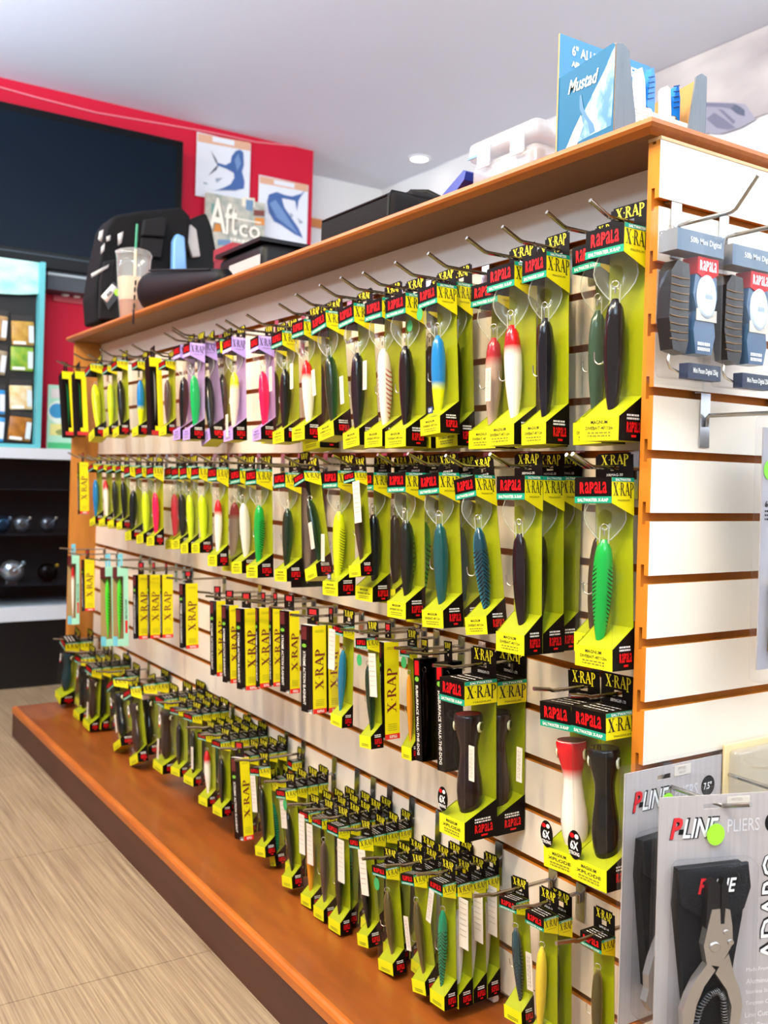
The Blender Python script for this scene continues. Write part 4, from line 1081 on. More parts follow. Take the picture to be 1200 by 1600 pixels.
# --- counter display tray of pliers
mus = thing('display_box', 'blue cardboard display box with wave picture at the shelf corner', 'box', (-.16, -.02, ZT))
o = np.array([-.16, -.02, ZT])
def water_mat():
    m = bpy.data.materials.new('wave_print'); m.use_nodes = True
    nt = m.node_tree; b = nt.nodes['Principled BSDF']; L = nt.links
    tc = nt.nodes.new('ShaderNodeTexCoord'); nz = nt.nodes.new('ShaderNodeTexNoise'); nz.inputs['Scale'].default_value = 60; nz.inputs['Detail'].default_value = 8
    mp = nt.nodes.new('ShaderNodeMapping'); mp.inputs['Scale'].default_value = (1, 1, .5); mp.inputs['Rotation'].default_value = (0, .7, 0)
    L.new(tc.outputs['Object'], mp.inputs[0]); L.new(mp.outputs[0], nz.inputs[0])
    cr = nt.nodes.new('ShaderNodeValToRGB'); e = cr.color_ramp.elements
    e[0].position = .40; e[0].color = (*H('#0c5f88'), 1); e[1].position = .74; e[1].color = (*H('#a4c2d0'), 1)
    L.new(nz.outputs[0], cr.inputs[0]); L.new(cr.outputs[0], b.inputs['Base Color']); b.inputs['Roughness'].default_value = .35
    return m
WV = water_mat(); mblue = mat('display_blue', '#08587f', .45, spec=.2); kraft = mat('kraft_board', '#c08a4e', .7); mgrey = mat('grey_board_print', '#5f666c', .4, noise=.4, nscale=(40, 300, 20), col2='#4a5056'); skyb = mat('sky_print', '#4780aa', .45, spec=.2)
def side_prof(): return [(0, 0), (.100, 0), (.100, .108), (.096, .1115), (.09, .1105), (.0, .098)]
mb = MB(); mb.prism([(x, z) for x, z in side_prof()], 'y', .0015, .004, kraft)
mb.poly([(x, .001, z) for x, z in side_prof()], mblue)
F = frame_at(o)
def onface(pts, m, off, y=-.019):
    P_ = [F(px, py, Y=y) for px, py in pts]
    P_ = [(min(max(p[0], 0), .1), .001-off, min(max(p[2], .0), .111)) for p in P_]
    mb.poly(P_, m)
onface([(884, 233), (898, 205), (915, 170), (930, 140), (944, 112), (955, 84), (964, 70), (962, 100), (958, 150), (955, 196), (930, 208)], WV, .0003)
onface([(885, 233), (896, 205), (908, 180), (912, 196), (902, 226)], mat('foam_print', '#b9aea2', .5), .0005)
onface([(925, 150), (942, 116), (962, 78), (963, 92), (946, 126), (932, 150)], mat('cloud_print', '#8fa6b4', .5), .0005)
onface([(906, 150), (909, 148), (912, 168), (917, 180), (928, 195), (930, 205), (922, 210), (919, 192), (911, 180), (906, 172)], mat('plier_print', '#1a5a86', .4), .0007)
mb.flat(text('Mustad', .015), (.0185, .001, .070), (1, 0, 0), (.12, 0, 1), .050, .018, white, .0009, slant=.12)
mb.build('side_wall', mus)
mb = MB(); mb.prism([(x, z) for x, z in side_prof()], 'y', .171, .1745, kraft); mb.poly([(x, .1752, z) for x, z in side_prof()], mblue); mb.build('side_wall', mus)
for ya, yb, yc in ((.002, .042, .024), (.173, .135, .152)):
    mb = MB(); mb.prism([(ya, 0), (yb, 0), (yb+(-.004 if yb > ya else .004), .03), (yc, .105), ((ya+yc)/2, .1115), (ya, .1095)], 'x', .099, .1015, mgrey); mb.build('front_flap', mus)
mb = MB(); mb.box(.0965, .0988, .004, .171, 0, .040, mat('cream_board_print', '#efe4d4', .5)); dots(mb, (.0988, .03, .036), (0, 1, 0), (0, 0, 1), .10, 4, mat('cream_ink', '#b7ab98', .5), .0012, .004, 2); mb.build('front_wall', mus)
mb = MB(); mb.box(-.0025, 0, 0, .175, 0, .158, {'*': kraft, '+x': skyb})
def bt(tx, y0_, z0_, W, Hh): mb.flat(text(tx, .02), (0, y0_, z0_), (0, 1, 0), (0, 0, 1), W, Hh, white, .0008)
bt('6" ALUMINUM PLIERS', .022, .134, .135, .014); bt('AIRCRAFT GRADE ALUMINUM', .022, .119, .13, .008)
mb.rect((0, 0, 0), (0, 1, 0), (0, 0, 1), .14, .174, .05, .125, WV, .0004); mb.build('back_board', mus)
mb = MB(); mb.box(.001, .098, .004, .171, .0005, .002, kraft); mb.build('tray_floor', mus)
bluep = mat('plier_blue', '#1274c4', .3); whitep = mat('plier_white', '#ece9e2', .35)
for k, (px, dz, lab) in enumerate(((1005, .0, 'blue and white pliers standing in the display box beside its grey front flap'), (1045, -.012, 'blue and white pliers standing in the middle of the display box'))):
    P0 = at(px, 150, X=-.085)
    t = thing('pliers', lab, 'pliers', (-.085, P0[1], ZT+.003), 0, 'pliers in the display box')
    mb = MB(); mb.prism([(-.012, .0), (-.004, .0), (-.001, .055), (-.004, .085), (-.010, .100+dz), (-.014, .095+dz), (-.013, .06)], 'x', -.006, .006, whitep); mb.build('handle', t)
    mb = MB(); mb.prism([(.004, .0), (.013, .0), (.016, .055), (.016, .090+dz), (.012, .106+dz), (.008, .102+dz), (.003, .072), (.001, .055)], 'x', -.006, .006, bluep)
    for q in range(5): mb.tube([(.0065, .002, .062+q*.007), (.0065, .013, .066+q*.007)], .0009, mat('plier_blue_rib', '#0c4f92', .4), 5)
    mb.build('handle', t)
    mb = MB(); mb.lathe([(.008, .0), (.008, .004), (.005, .006)], steel, 16); mb.v = [(c+.006, a, b+.042) for a, b, c in mb.v]; mb.build('pivot', t)
# --- clear storage box with a blue lid leaning on it
cl = clear('clear_tub', tint=(.9, .91, .93), base=.08, edge=.5, rough=.15, haze=.30, hazecol=(.62, .63, .66))
t = thing('storage_box', 'clear plastic storage box with clip lid on the wooden shelf', 'box', (-.36, .12, ZT))
mb = MB(); rbox(mb, -.078, .078, -.07, .075, .0005, .066, .014, cl, 4); mb.build('tub', t)
mb = MB(); rbox(mb, -.083, .083, -.075, .08, .0672, .100, .012, cl, 4); mb.build('lid', t)
mb = MB(); mb.box(-.05, -.02, -.0785, -.0755, .050, .084, cl); mb.build('latch', t); mb = MB(); mb.box(.03, .06, -.0785, -.0755, .050, .084, cl); mb.build('latch', t)
mb = MB(); mb.box(-.075, -.045, -.0772, -.0756, .071, .0745, mat('seal_blue', '#5b83b0', .4)); mb.build('seal_strip', t)
bl = tag(MB().prism([(-.045, -.004), (-.038, -.012), (.030, .034), (.034, .046), (.028, .050), (-.045, .014)], 'y', -.06, .06, mat('deep_blue_plastic', '#142a86', .35)).build('blue_lid', None, (-.483, .11, ZT+.0125)), 'deep blue plastic lid leaning against the clear storage box', 'lid')
# --- soft black case
cloth = mat('black_nylon', '#0e0d0f', .8, spec=.2, bump=.4, nscale=(250, 250, 250)); cloth2 = mat('black_piping', '#070708', .55, spec=.2); cloth3 = mat('black_nylon_fold', '#171618', .75, spec=.2, bump=.4, nscale=(200, 200, 200))
t = thing('soft_case', 'black soft zip case with piping lying on the shelf', 'case', (-.82, .16, ZT))
mb = MB(); rbox(mb, -.135, .135, -.10, .11, .0005, .088, .016, cloth, 4); mb.build('body', t)
mb = MB(); mb.tube([(.123, -.098, .01), (.126, -.0985, .075), (.122, -.09, .0875), (.122, .1, .0885)], .0032, cloth2, 6); mb.tube([(-.12, -.100, .079), (.12, -.100, .079)], .002, cloth2, 6); mb.build('piping', t)
mb = MB(); rbox(mb, -.03, .128, -.05, .10, .082, .098, .007, cloth3, 3); mb.build('top_flap', t)
mb = MB(); mb.tube([(.02, .02, .098), (.03, .0, .108), (.07, -.01, .112), (.11, .0, .104), (.125, .02, .092)], .006, cloth2, 8); mb.build('carry_handle', t)
mb = MB(); mb.tube([(.136, -.03, .05), (.139, -.02, .058), (.1385, .0, .06), (.136, .01, .052)], .0018, chrome, 6); mb.build('zip_pull', t)
# --- black box with a grey label plate, dark red box, small white pot
t = thing('equipment_box', 'flat black equipment box with a grey label plate on the shelf', 'box', (-1.42, .17, ZT))
bk = mat('satin_black', '#0b0a0c', .45, spec=.2)
mb = MB(); rbox(mb, -.17, .10, -.06, .08, .0005, .118, .02, bk, 4); mb.build('body', t)
mb = MB(); mb.box(-.09, .088, -.0625, -.0602, .052, .088, mat('label_plate_grey', '#a6a29e', .4)); mb.build('label_plate', t)
mb = MB(); mb.box(-.17, .10, -.068, .085, .1185, .128, bk); mb.build('rim', t)
mb = MB(); mb.tube([(-.172, -.062, .03), (-.165, -.066, .045), (-.160, -.064, .07)], .006, mat('cord_blue', '#2a7ab8', .4), 6); mb.build('blue_cord', t)
t = thing('small_carton', 'dark red carton standing behind the black equipment box', 'box', (-2.02, .36, ZT))
mb = MB(); mb.box(-.07, .07, -.05, .06, 0, .225, mat('dark_red_card', '#7c1a22', .5)); mb.build('body', t)
mb = MB(); mb.box(-.072, .072, -.052, .062, .2255, .262, mat('dark_red_card_top', '#8d2028', .5)); mb.build('lid', t)
pt_ = MB(); pt_.lathe([(.018, .0005), (.02, .03), (.02, .05), (.014, .056), (.014, .066), (.013, .067)], mat('white_pot_plastic', '#e9e6e0', .4), 16); tag(pt_.build('pot', None, (-1.70, .16, ZT)), 'small white pot on the shelf left of the black equipment box', 'pot')
# --- black holster and its zip chain
t = thing('rod_holster', 'black padded roll lying along the shelf edge with a zip chain', 'bag', (-1.62, .035, ZT))
mb = MB(); n = 16; rings = []
for i in range(19):
    q = i/18; x = -.30+.56*q
    R_ = .064-.040*q
    r = R_*min(1, (math.sin(min(1, q/.13)*math.pi/2)*.92+.08))
    if q > .93: r *= .9
    cz = R_+.0005
    rings.append([(x, .9*r*math.cos(2*math.pi*k/n), cz+r*math.sin(2*math.pi*k/n)) for k in range(n)])
vs = [p for r_ in rings for p in r_]
mb.add(vs, [[j*n+k, j*n+(k+1) % n, (j+1)*n+(k+1) % n, (j+1)*n+k] for j in range(18) for k in range(n)]+[list(range(n))[::-1], [18*n+k for k in range(n)]], cloth2, True)
mb.build('roll', t)
mb = MB(); mb.tube([(-.20, -.030, .112), (-.12, -.030, .100), (.0, -.026, .082), (.2, -.018, .052)], .003, cloth3, 6); mb.build('seam', t)
mb = MB()
cpts = [(-.225, -.060, .078), (-.222, -.0625, .058), (-.220, -.0635, .036), (-.218, -.0645, .012), (-.217, -.0660, -.004)]
for i, p in enumerate(cpts):
    mb.tube([(p[0]+.0045*math.cos(a), p[1], p[2]+.007*math.sin(a)) for a in [2*math.pi*k/8 for k in range(9)]], .0016, mat('dark_metal', '#3a3634', .35, 1.0), 5, False)
mb.box(-.222, -.212, -.0680, -.0650, -.040, -.010, mat('dark_metal', '#3a3634', .35, 1.0)); mb.build('zip_chain', t)
# --- iced coffee cup
t = thing('coffee_cup', 'clear plastic iced coffee cup with a green straw on the shelf', 'cup', (-2.03, .03, ZT))
mb = MB(); mb.lathe([(.036, .0005), (.044, .07), (.050, .17), (.051, .185), (.053, .190), (.053, .196), (.048, .206), (.03, .212)], clear('cup_plastic', tint=(.95, .95, .94), base=.06, edge=.5, haze=.14, hazecol=(.9, .88, .84)), 24); mb.build('cup', t)
mb = MB(); mb.lathe([(.0345, .002), (.0385, .05), (.0395, .058)], mat('coffee_dark', '#9a5a26', .25), 24); mb.build('coffee', t)
mb = MB(); mb.lathe([(.0396, .0585), (.043, .10), (.045, .125)], mat('coffee_milky', '#cdaa86', .3), 24); mb.build('milky_coffee', t)
mb = MB(); mb.tube([(.01, 0, .06), (.012, 0, .21)], .004, mat('straw_pale', '#d8c89a', .4), 8); mb.tube([(.012, 0, .21), (.014, .002, .285)], .004, mat('straw_green', '#0f7a54', .35), 8); mb.build('straw', t)
# --- backpack, leaning at the far end
bo = np.array([-2.40, .0, ZT]); t = thing('backpack', 'black tackle backpack with white hang tag at the far shelf end', 'backpack', bo)
F = frame_at(bo)
def slab(pts, X, th, m, name, par=t, rnd=.012):
    P_ = [F(px, py, X=X) for px, py in pts]
    bm = bmesh.new()
    f = bm.faces.new([bm.verts.new((p[0], p[1], max(p[2], .0006))) for p in P_])
    if f.normal.x < 0: f.normal_flip()
    r = bmesh.ops.extrude_face_region(bm, geom=[f]); vv = [g for g in r['geom'] if isinstance(g, bmesh.types.BMVert)]
    bmesh.ops.translate(bm, verts=vv, vec=(th, 0, 0))
    bmesh.ops.recalc_face_normals(bm, faces=bm.faces)
    if rnd: bmesh.ops.bevel(bm, geom=[e for e in bm.edges], offset=rnd, segments=3, affect='EDGES', profile=.6)
    me = bpy.data.meshes.new(name); bm.to_mesh(me); bm.free(); me.materials.append(m)
    for p in me.polygons: p.use_smooth = len(p.vertices) == 4 and p.area < .002
    return link(name, me, par)
slab([(131, 512), (128, 470), (136, 420), (148, 365), (160, 349), (200, 342), (262, 336), (276, 350), (272, 400), (264, 470), (258, 512)], -2.40, .13, cloth, 'body')
slab([(262, 505), (270, 420), (278, 352), (305, 341), (314, 362), (323, 410), (330, 440), (322, 505)], -2.42, .10, cloth2, 'rear_panel')
slab([(152, 500), (154, 440), (160, 410), (215, 398), (214, 480), (206, 500)], -2.262, .018, cloth3, 'front_pocket', rnd=.006)
slab([(218, 370), (222, 345), (250, 341), (258, 345), (254, 372)], -2.262, .022, cloth3, 'flap_pocket', rnd=.006)
slab([(217, 400), (219, 372), (254, 374), (250, 404)], -2.262, .014, cloth3, 'mesh_pocket', rnd=.004)
slab([(142, 428), (170, 413), (168, 419), (143, 434)], -2.240, .004, mat('strap_grey', '#b8b6b4', .5), 'reflective_strip', rnd=0)
for q in ([(155, 362), (161, 359), (158, 378), (153, 374)], [(184, 366), (192, 362), (189, 380), (184, 384)], [(166, 370), (172, 368), (171, 376), (166, 378)], [(180, 392), (189, 388), (186, 394), (181, 397)], [(158, 386), (163, 380), (162, 392), (157, 398)]):
    slab(q, -2.252, .006, mat('strap_grey', '#b8b6b4', .5), 'buckle', rnd=0)
slab([(265, 434), (266, 378), (272, 367), (284, 372), (288, 434)], -2.26, .03, mat('bottle_blue', '#6f9fd8', .35), 'water_bottle', rnd=.008)
slab([(285, 360), (295, 352), (304, 360), (310, 402), (298, 404), (290, 380)], -2.315, .02, mat('strap_pale', '#aaa6a4', .6), 'shoulder_strap', rnd=.005)
mb = MB(); mb.tube([F(178, 405, X=-2.24), F(174, 430, X=-2.238), F(182, 446, X=-2.236), F(186, 420, X=-2.236), F(180, 405, X=-2.24)], .0022, cloth3, 6, False); mb.build('tag_cord', t)
tg_ = slab([(157, 463), (177, 441), (188, 450), (186, 462), (169, 484)], -2.238, .003, mat('tag_black', '#222124', .4), 'hang_tag', rnd=0)
slab([(158, 463), (175, 444), (183, 450), (167, 473)], -2.2345, .001, white, 'tag_label', tg_, rnd=0)
slab([(165, 460), (172, 453), (176, 457), (169, 464)], -2.2332, .0005, mat('barcode_grey', '#77777a', .5), 'barcode', tg_, rnd=0)
mb = MB(); c = F(184, 457, X=-2.2315); mb.disc(c, (0, .011, 0), (0, 0, .011), limedot, 18); mb.build('price_dot', tg_)

# ================================================================== RED WALL
def wall_panel(name, pts, X, th, face, label, cat, group=None):
    p0 = at(*pts[0], X=X); y0 = p0[1]; z1 = p0[2]; p1 = at(*pts[1], X=X); y1 = p1[1]; z0 = at(*pts[2], X=X)[2]
    t = thing(name, label, cat, (XR, y0, z0), 0, group)
    mb = MB(); mb.box(X-XR-th, X-XR, 0, y1-y0, 0, z1-z0, {'*': white, '+x': face}); mb.build('sheet', t)
    return t, y1-y0, z1-z0, X-XR, np.array([XR, y0, z0])
paper = mat('poster_paper', '#dfe3ee', .5); ptan = mat('poster_tan', '#d9a98c', .5); pbl = mat('poster_blue', '#3f62a0', .5); pdk = mat('poster_navy', '#26334f', .5); pmid = mat('poster_midblue', '#6f8fc0', .5); pgr = mat('poster_grey', '#9aa6b8', .5)
def print_on(t, org, X, polys_, name='printed_fish', k0=0):
    mb = MB()
    for i, (pts, m) in enumerate(polys_):
        P_ = [at(px, py, X=X)-org for px, py in pts]
        mb.poly([(X-XR+.0006+.0004*(i+k0), p[1], p[2]) for p in P_], m)
    mb.build(name, t)
t, w_, h_, xo, og = wall_panel('fish_poster', [(308, 206), (392, 222), (309, 306)], XR+.012, .003, paper, 'white poster of a blue sail-finned fish, topmost on the red wall', 'poster', 'fish posters on the red wall')
print_on(t, og, XR+.012, [([(309, 208), (391, 223), (391, 236), (309, 221)], ptan), ([(332, 213), (366, 220), (366, 228), (332, 221)], paper),
  ([(368, 236), (375, 234), (380, 238), (381, 258), (378, 268), (382, 284), (381, 295), (364, 298), (336, 298), (350, 293), (360, 288), (366, 278), (365, 270), (354, 264), (352, 258), (360, 254), (362, 244)], pbl),
  ([(354, 264), (341, 259), (338, 254), (352, 258)], pbl), ([(341, 260), (336, 252), (329, 235), (338, 250)], pdk), ([(341, 257), (338, 265), (325, 275), (336, 262)], pdk),
  ([(318, 284), (326, 288), (318, 288)], pgr), ([(336, 279), (348, 278), (338, 286)], pgr), ([(340, 297), (360, 297), (376, 299), (322, 297)], pgr),
  ([(366, 250), (372, 240), (376, 256), (370, 268)], pmid)])
t, w_, h_, xo, og = wall_panel('fish_poster', [(405, 273), (482, 288), (406, 374)], XR+.012, .003, paper, 'white poster of a blue diving tuna-shaped fish, right end of the red wall', 'poster', 'fish posters on the red wall')
print_on(t, og, XR+.012, [([(406, 275), (481, 289), (481, 300), (406, 286)], ptan), ([(428, 281), (460, 287), (460, 294), (428, 288)], paper),
  ([(417, 316), (420, 304), (432, 300), (446, 305), (456, 307), (470, 303), (477, 297), (470, 307), (466, 314), (464, 330), (461, 314), (448, 311), (440, 310), (444, 324), (455, 340), (466, 356), (473, 372), (460, 366), (440, 352), (428, 346), (420, 332)], pbl),
  ([(421, 318), (430, 312), (440, 326), (454, 348), (466, 366), (450, 354), (432, 340)], pmid), ([(452, 332), (458, 336), (455, 342)], pgr), ([(464, 340), (474, 348), (468, 350)], pgr), ([(407, 368), (440, 376), (440, 378), (407, 372)], pdk)])
t, w_, h_, xo, og = wall_panel('collage_sign', [(322, 300), (415, 305), (324, 389)], XR+.05, .012, mat('collage_paper', '#c9c2b4', .5, noise=.9, nscale=(26, 26, 26), col2='#8d9a94'), 'collage sign with large pale script letters between the fish posters', 'sign')
cs = [mat('collage_orange', '#d98a3a', .5), mat('collage_cream', '#e8e0cc', .5), mat('collage_teal', '#6f9a94', .5), mat('collage_blue', '#6a8cae', .5), mat('collage_maroon', '#7a4038', .5)]
for pc_ in [([(330, 345), (346, 345), (348, 362), (328, 362)], cs[0]), ([(378, 308), (398, 310), (398, 324), (378, 322)], cs[1]), ([(384, 312), (396, 313), (395, 330), (384, 328)], cs[3]), ([(398, 340), (413, 341), (413, 352), (398, 351)], cs[0]), ([(330, 318), (340, 318), (340, 335), (330, 335)], cs[2]), ([(396, 328), (413, 329), (413, 338), (396, 337)], cs[4]), ([(340, 374), (360, 375), (360, 384), (340, 383)], cs[3])]:
    kk = globals().get('kk', -1)+1; print_on(t, og, XR+.05, [pc_], 'collage_picture', kk)
mb = MB()
def aff(off, m, gx, b):
    mb.flat(text('A', b), (.0505, .014+gx, .085), (0, 1, 0), (0, 0, 1), .092, .165, m, off); mb.flat(text('f', b), (.0505, .098+gx, .085), (0, 1, 0), (0, 0, 1), .034, .15, m, off)
    mb.flat(text('t', b), (.0505, .128+gx, .085), (0, 1, 0), (0, 0, 1), .036, .135, m, off); mb.flat(text('co', b), (.0505, .172+gx, .085), (0, 1, 0), (0, 0, 1), .115, .062, m, off)
aff(.004, mat('sign_letter_edge', '#8d8678', .5), .003, .05); aff(.0055, mat('sign_letter', '#f1ecde', .5), 0, .015)
mb.rect((.0505, 0, 0), (0, 1, 0), (0, 0, 1), .10, .29, .165, .172, mat('sign_letter', '#f1ecde', .5), .005)
dots(mb, (.0505, .13, .06), (0, 1, 0), (0, 0, 1), .15, 2, mat('sign_letter', '#f1ecde', .5), .012, .02, 3); mb.build('lettering', t)
# --- television
tv = thing('television', 'large black flat television mounted on the red wall', 'television', (XR, .1, 1.7))
yr, zt, zb_ = .715, 2.405, 1.735
fb = mat('tv_bezel', '#0a0b0e', .35, spec=.2); 
mb = MB(); rbox(mb, .10, .16, -.62, yr-.1, zb_-1.7, zt-1.7, .008, fb, 3); mb.build('housing', tv)
mb = MB(); mb.box(.1602, .162, -.585, yr-.1-.035, zb_-1.7+.075, zt-1.7-.035, mat('tv_screen', '#071320', .3, spec=.12)); mb.build('screen', tv)
mb = MB(); mb.box(.1602, .1625, -.6, yr-.12, zb_-1.7+.055, zb_-1.7+.060, mat('tv_line', '#2a3440', .3)); mb.build('lower_line', tv)
mb = MB(); mb.box(0, .10, .0, .25, .2, .45, bk); mb.build('wall_mount', tv)
t = thing('light_bar', 'grey soundbar with pale top edge under the television', 'speaker', (XR, -.3, 1.66))
mb = MB(); mb.box(.002, .12, .435, .90, .0, .062, mat('bar_grey', '#3a3f48', .5)); mb.build('housing', t)
mb = MB(); mb.box(.110, .124, .435, .90, .0622, .0735, mat('bar_silver', '#c9d4de', .3)); mb.build('top_edge', t)
t = thing('wall_socket', 'double wall socket with plugs on the red wall', 'socket', (XR, .2, 1.63))
mb = MB(); mb.box(.0, .012, -.01, .12, .0, .075, mat('socket_red', '#c8424c', .5)); mb.build('plate', t)
for yy in (.035, .085):
    mb = MB(); rbox(mb, .0125, .045, yy-.016, yy+.016, .022, .062, .008, white, 3); mb.lathe([(.007, 0), (.006, .002)], bk, 10, (0, 0, 0)); k0 = 20+2*10
    mb.v[-40:] = [(.0455+c, yy+a, .045+b) for a, b, c in mb.v[-40:]]; mb.build('plug', t)
# --- product rack on the counter
XC = -3.27
aq = mat('rack_aqua', '#5fb4bc', .4); rk = thing('product_rack', 'aqua framed product rack standing on the display counter', 'rack', (-3.425, -.2, .972))
mb = MB(); mb.box(.0, .012, -.45, .275, 0, .78, mat('rack_black', '#121214', .5)); mb.build('back_panel', rk)
mb = MB(); mb.box(.0, .07, .276, .296, 0, .775, aq); mb.build('frame_post', rk)
mb = MB(); mb.box(.0, .07, -.45, .2755, 0, .016, aq); mb.build('frame_foot', rk)
mb = MB(); pr_ = [(-.45, .64)]+[(y_, .64-.02*math.sin(math.pi*(y_+.45)/.735)) for y_ in (-.3, -.15, 0, .1, .2)]+[(.275, .645), (.275, .775), (-.45, .775)]
mb.prism(pr_, 'x', .03, .045, mat('rack_header_print', '#8fd8cc', .45, noise=.8, nscale=(6, 12, 20), col2='#d6f2ea')); mb.build('header_board', rk)
packs = [('gold', '#c9a04a', '#a4752c'), ('green', '#5c9a2e', '#a8b83a'), ('cream', '#e6dcc0', '#d8a84c'), ('amber', '#b8752a', '#7a4a1c'), ('tan', '#c8a070', '#8a6a3c'), ('grey', '#b9a98a', '#70624c'), ('blue', '#3a9ad8', '#1c78bc'), ('sky', '#49a6de', '#2080c0')]
spots = [(52, 522, 0), (42, 555+6, 1), (40, 621, 2), (38, 670, 3), (6, 512, 4), (6, 566, 5), (4, 628, 6), (4, 670, 7)]
for (px, py, k) in spots:
    nm, c1, c2 = packs[k]
    c = at(px-(0 if px > 10 else 2), py, X=-3.41)
    if c[1] < -.02: yy = .002
    else: yy = c[1]
    yy = .052 if px > 10 else -.055
    t = thing('lure_pouch', f"{nm} coloured soft bait pouch hanging in the aqua rack" if k not in (6, 7) else f"{'upper' if k == 6 else 'lower'} blue soft bait pouch hanging in the aqua rack", 'bait pouch', (-3.412, yy-.028, c[2]), 0, 'soft bait pouches in the rack')
    mb = MB(); rbox(mb, .002, .012, -.046, .044, -.052, .048, .004, mat('pouch_'+nm, c1, .3, noise=.9, nscale=(30, 30, 30), col2=c2), 2); mb.build('pouch', t)
    mb = MB(); mb.box(.004, .010, -.046, .044, .0485, .072, mat('pouch_header', '#2a2626', .5)); mb.build('header', t)
    mb = MB(); mb.box(.0122, .0128, .022, .042, -.040, .030, mat('pouch_sticker', '#d8dce2', .5)); mb.box(.0122, .0128, -.04, .01, -.048, -.036, white); mb.build('price_sticker', t); t.rotation_euler = (random.uniform(-.09, .05), 0, 0)
# leaflet holder right of the rack
t = thing('leaflet_stand', 'mint green leaflet with fish pictures standing on the counter', 'leaflet', (-3.44, .14, .972))
mb = MB(); mb.box(0, .006, .0, .16, 0, .275, mat('leaflet_mint', '#a9dcc4', .5)); mb.build('card', t)
mb = MB()
mb.disc((.0065, .04, .165), (0, .034, 0), (0, 0, .032), mat('leaflet_blue', '#2f8ec4', .5), 16); mb.disc((.0064, .05, .16), (0, .05, 0), (0, 0, .05), mat('leaflet_white', '#dfeee6', .5), 18, .0)
mb.v = [(a+(.0004 if i < 16 else 0), b, c) for i, (a, b, c) in enumerate(mb.v)]
mb.rect((.006, 0, 0), (0, 1, 0), (0, 0, 1), .012, .15, .06, .11, mat('leaflet_yellow', '#e2dc8c', .5), .0008); mb.disc((.0075, .07, .075), (0, .035, 0), (0, 0, .014), mat('leaflet_olive', '#8a9a5a', .5), 14); mb.rect((.006, 0, 0), (0, 1, 0), (0, 0, 1), .004, .15, .005, .03, mat('leaflet_green', '#46b878', .5), .0008)
mb.rect((.006, 0, 0), (0, 1, 0), (0, 0, 1), .012, .14, .22, .26, mat('leaflet_pale', '#d9d2d6', .5), .0008); mb.build('printed_pictures', t)
# --- glass fronted counter with reels
ct = thing('display_counter', 'black glass fronted counter with a white top below the television', 'counter', (XC, -.2, 0))
ink = mat('counter_black', '#0b0c0f', .35)
wt = mat('counter_white', '#cdd5e0', .35)
mb = MB(); mb.box(-.31, .0, -1.0, .75, .0, .27, ink); mb.build('base_cabinet', ct)
mb = MB(); mb.box(-.32, .012, -1.0, .76, .272, .330, wt); mb.build('lower_trim', ct)
mb = MB(); mb.box(-.325, .015, -1.0, .76, .928, .971, wt); mb.build('counter_top', ct)
mb = MB(); mb.box(-.31, -.29, -1.0, .75, .331, .927, mat('counter_back', '#16191f', .5)); mb.build('back_board', ct)
for z in (.41, .615, .80):
    mb = MB(); mb.box(-.288, -.02, -1.0, .745, z, z+.006, mat('shelf_glass_dark', '#22272e', .2)); mb.build('shelf', ct)
mb = MB(); mb.box(-.29, -.0, .746, .752, .331, .927, ink); mb.build('end_panel', ct)
mb = MB(); mb.quad((0, -1.0, .331), (0, .745, .331), (0, .745, .927), (0, -1.0, .927), clear('case_glass', tint=(.72, .77, .82), base=.025, edge=.3)); mb.build('glass_front', ct)
def reel(px, py, zb2, c1, c2, lab, big=1.0):
    P0 = at(px, py, X=XC-.10)
    t = thing('fishing_reel', lab, 'fishing reel', (XC-.10, P0[1], zb2), 0, 'reels in the glass counter')
    m1 = mat('reel_'+c1, c1, .25, .8); m2 = mat('reel_'+c2, c2, .3, .6)
    s_ = big
    mb = MB(); mb.lathe([(.012*s_, -.026*s_), (.034*s_, -.024*s_), (.036*s_, -.018*s_), (.02*s_, -.016*s_), (.02*s_, .012*s_), (.036*s_, .014*s_), (.037*s_, .022*s_), (.015*s_, .027*s_)], m1, 20)
    mb.v = [(c, a, b+.040*s_) for a, b, c in mb.v]; mb.build('spool_body', t)
    mb = MB(); mb.lathe([(.0195*s_, -.014*s_), (.022*s_, 0), (.0195*s_, .011*s_)], m2, 16); mb.v = [(c, a, b+.040*s_) for a, b, c in mb.v]; mb.build('line_spool', t)
    mb = MB(); mb.tube([(.028*s_, 0, .04*s_), (.034*s_, .01*s_, .05*s_), (.036*s_, .03*s_, .066*s_)], .0035*s_, m1, 6); mb.lathe([(.006*s_, 0), (.008*s_, .006*s_), (.005*s_, .012*s_)], m2, 10, (.036*s_, .03*s_, .064*s_)); mb.build('handle', t)
    mb = MB(); mb.box(-.01*s_, .01*s_, -.018*s_, .018*s_, 0, .006, m1); mb.box(-.004, .004, -.006, .006, .006, .02*s_, m1); mb.build('foot', t)
reel(33, 820, .6215, '#8a8e94', '#b8b0a0', 'silver reel on the upper glass shelf, left of the two', .9)
reel(74, 820, .6215, '#6c7078', '#a89f90', 'grey reel on the upper glass shelf, right of the two', .9)
reel(18, 895, .4165, '#dfe2e4', '#8fa0a8', 'large white silver reel on the lower glass shelf', 1.2)
reel(74, 890, .4165, '#1c1c20', '#d0a02c', 'black reel with a gold spool on the lower glass shelf', 1.0)
reel(2, 818, .6215, '#3a5a78', '#8898a8', 'blue reel at the left of the upper glass shelf', .9)

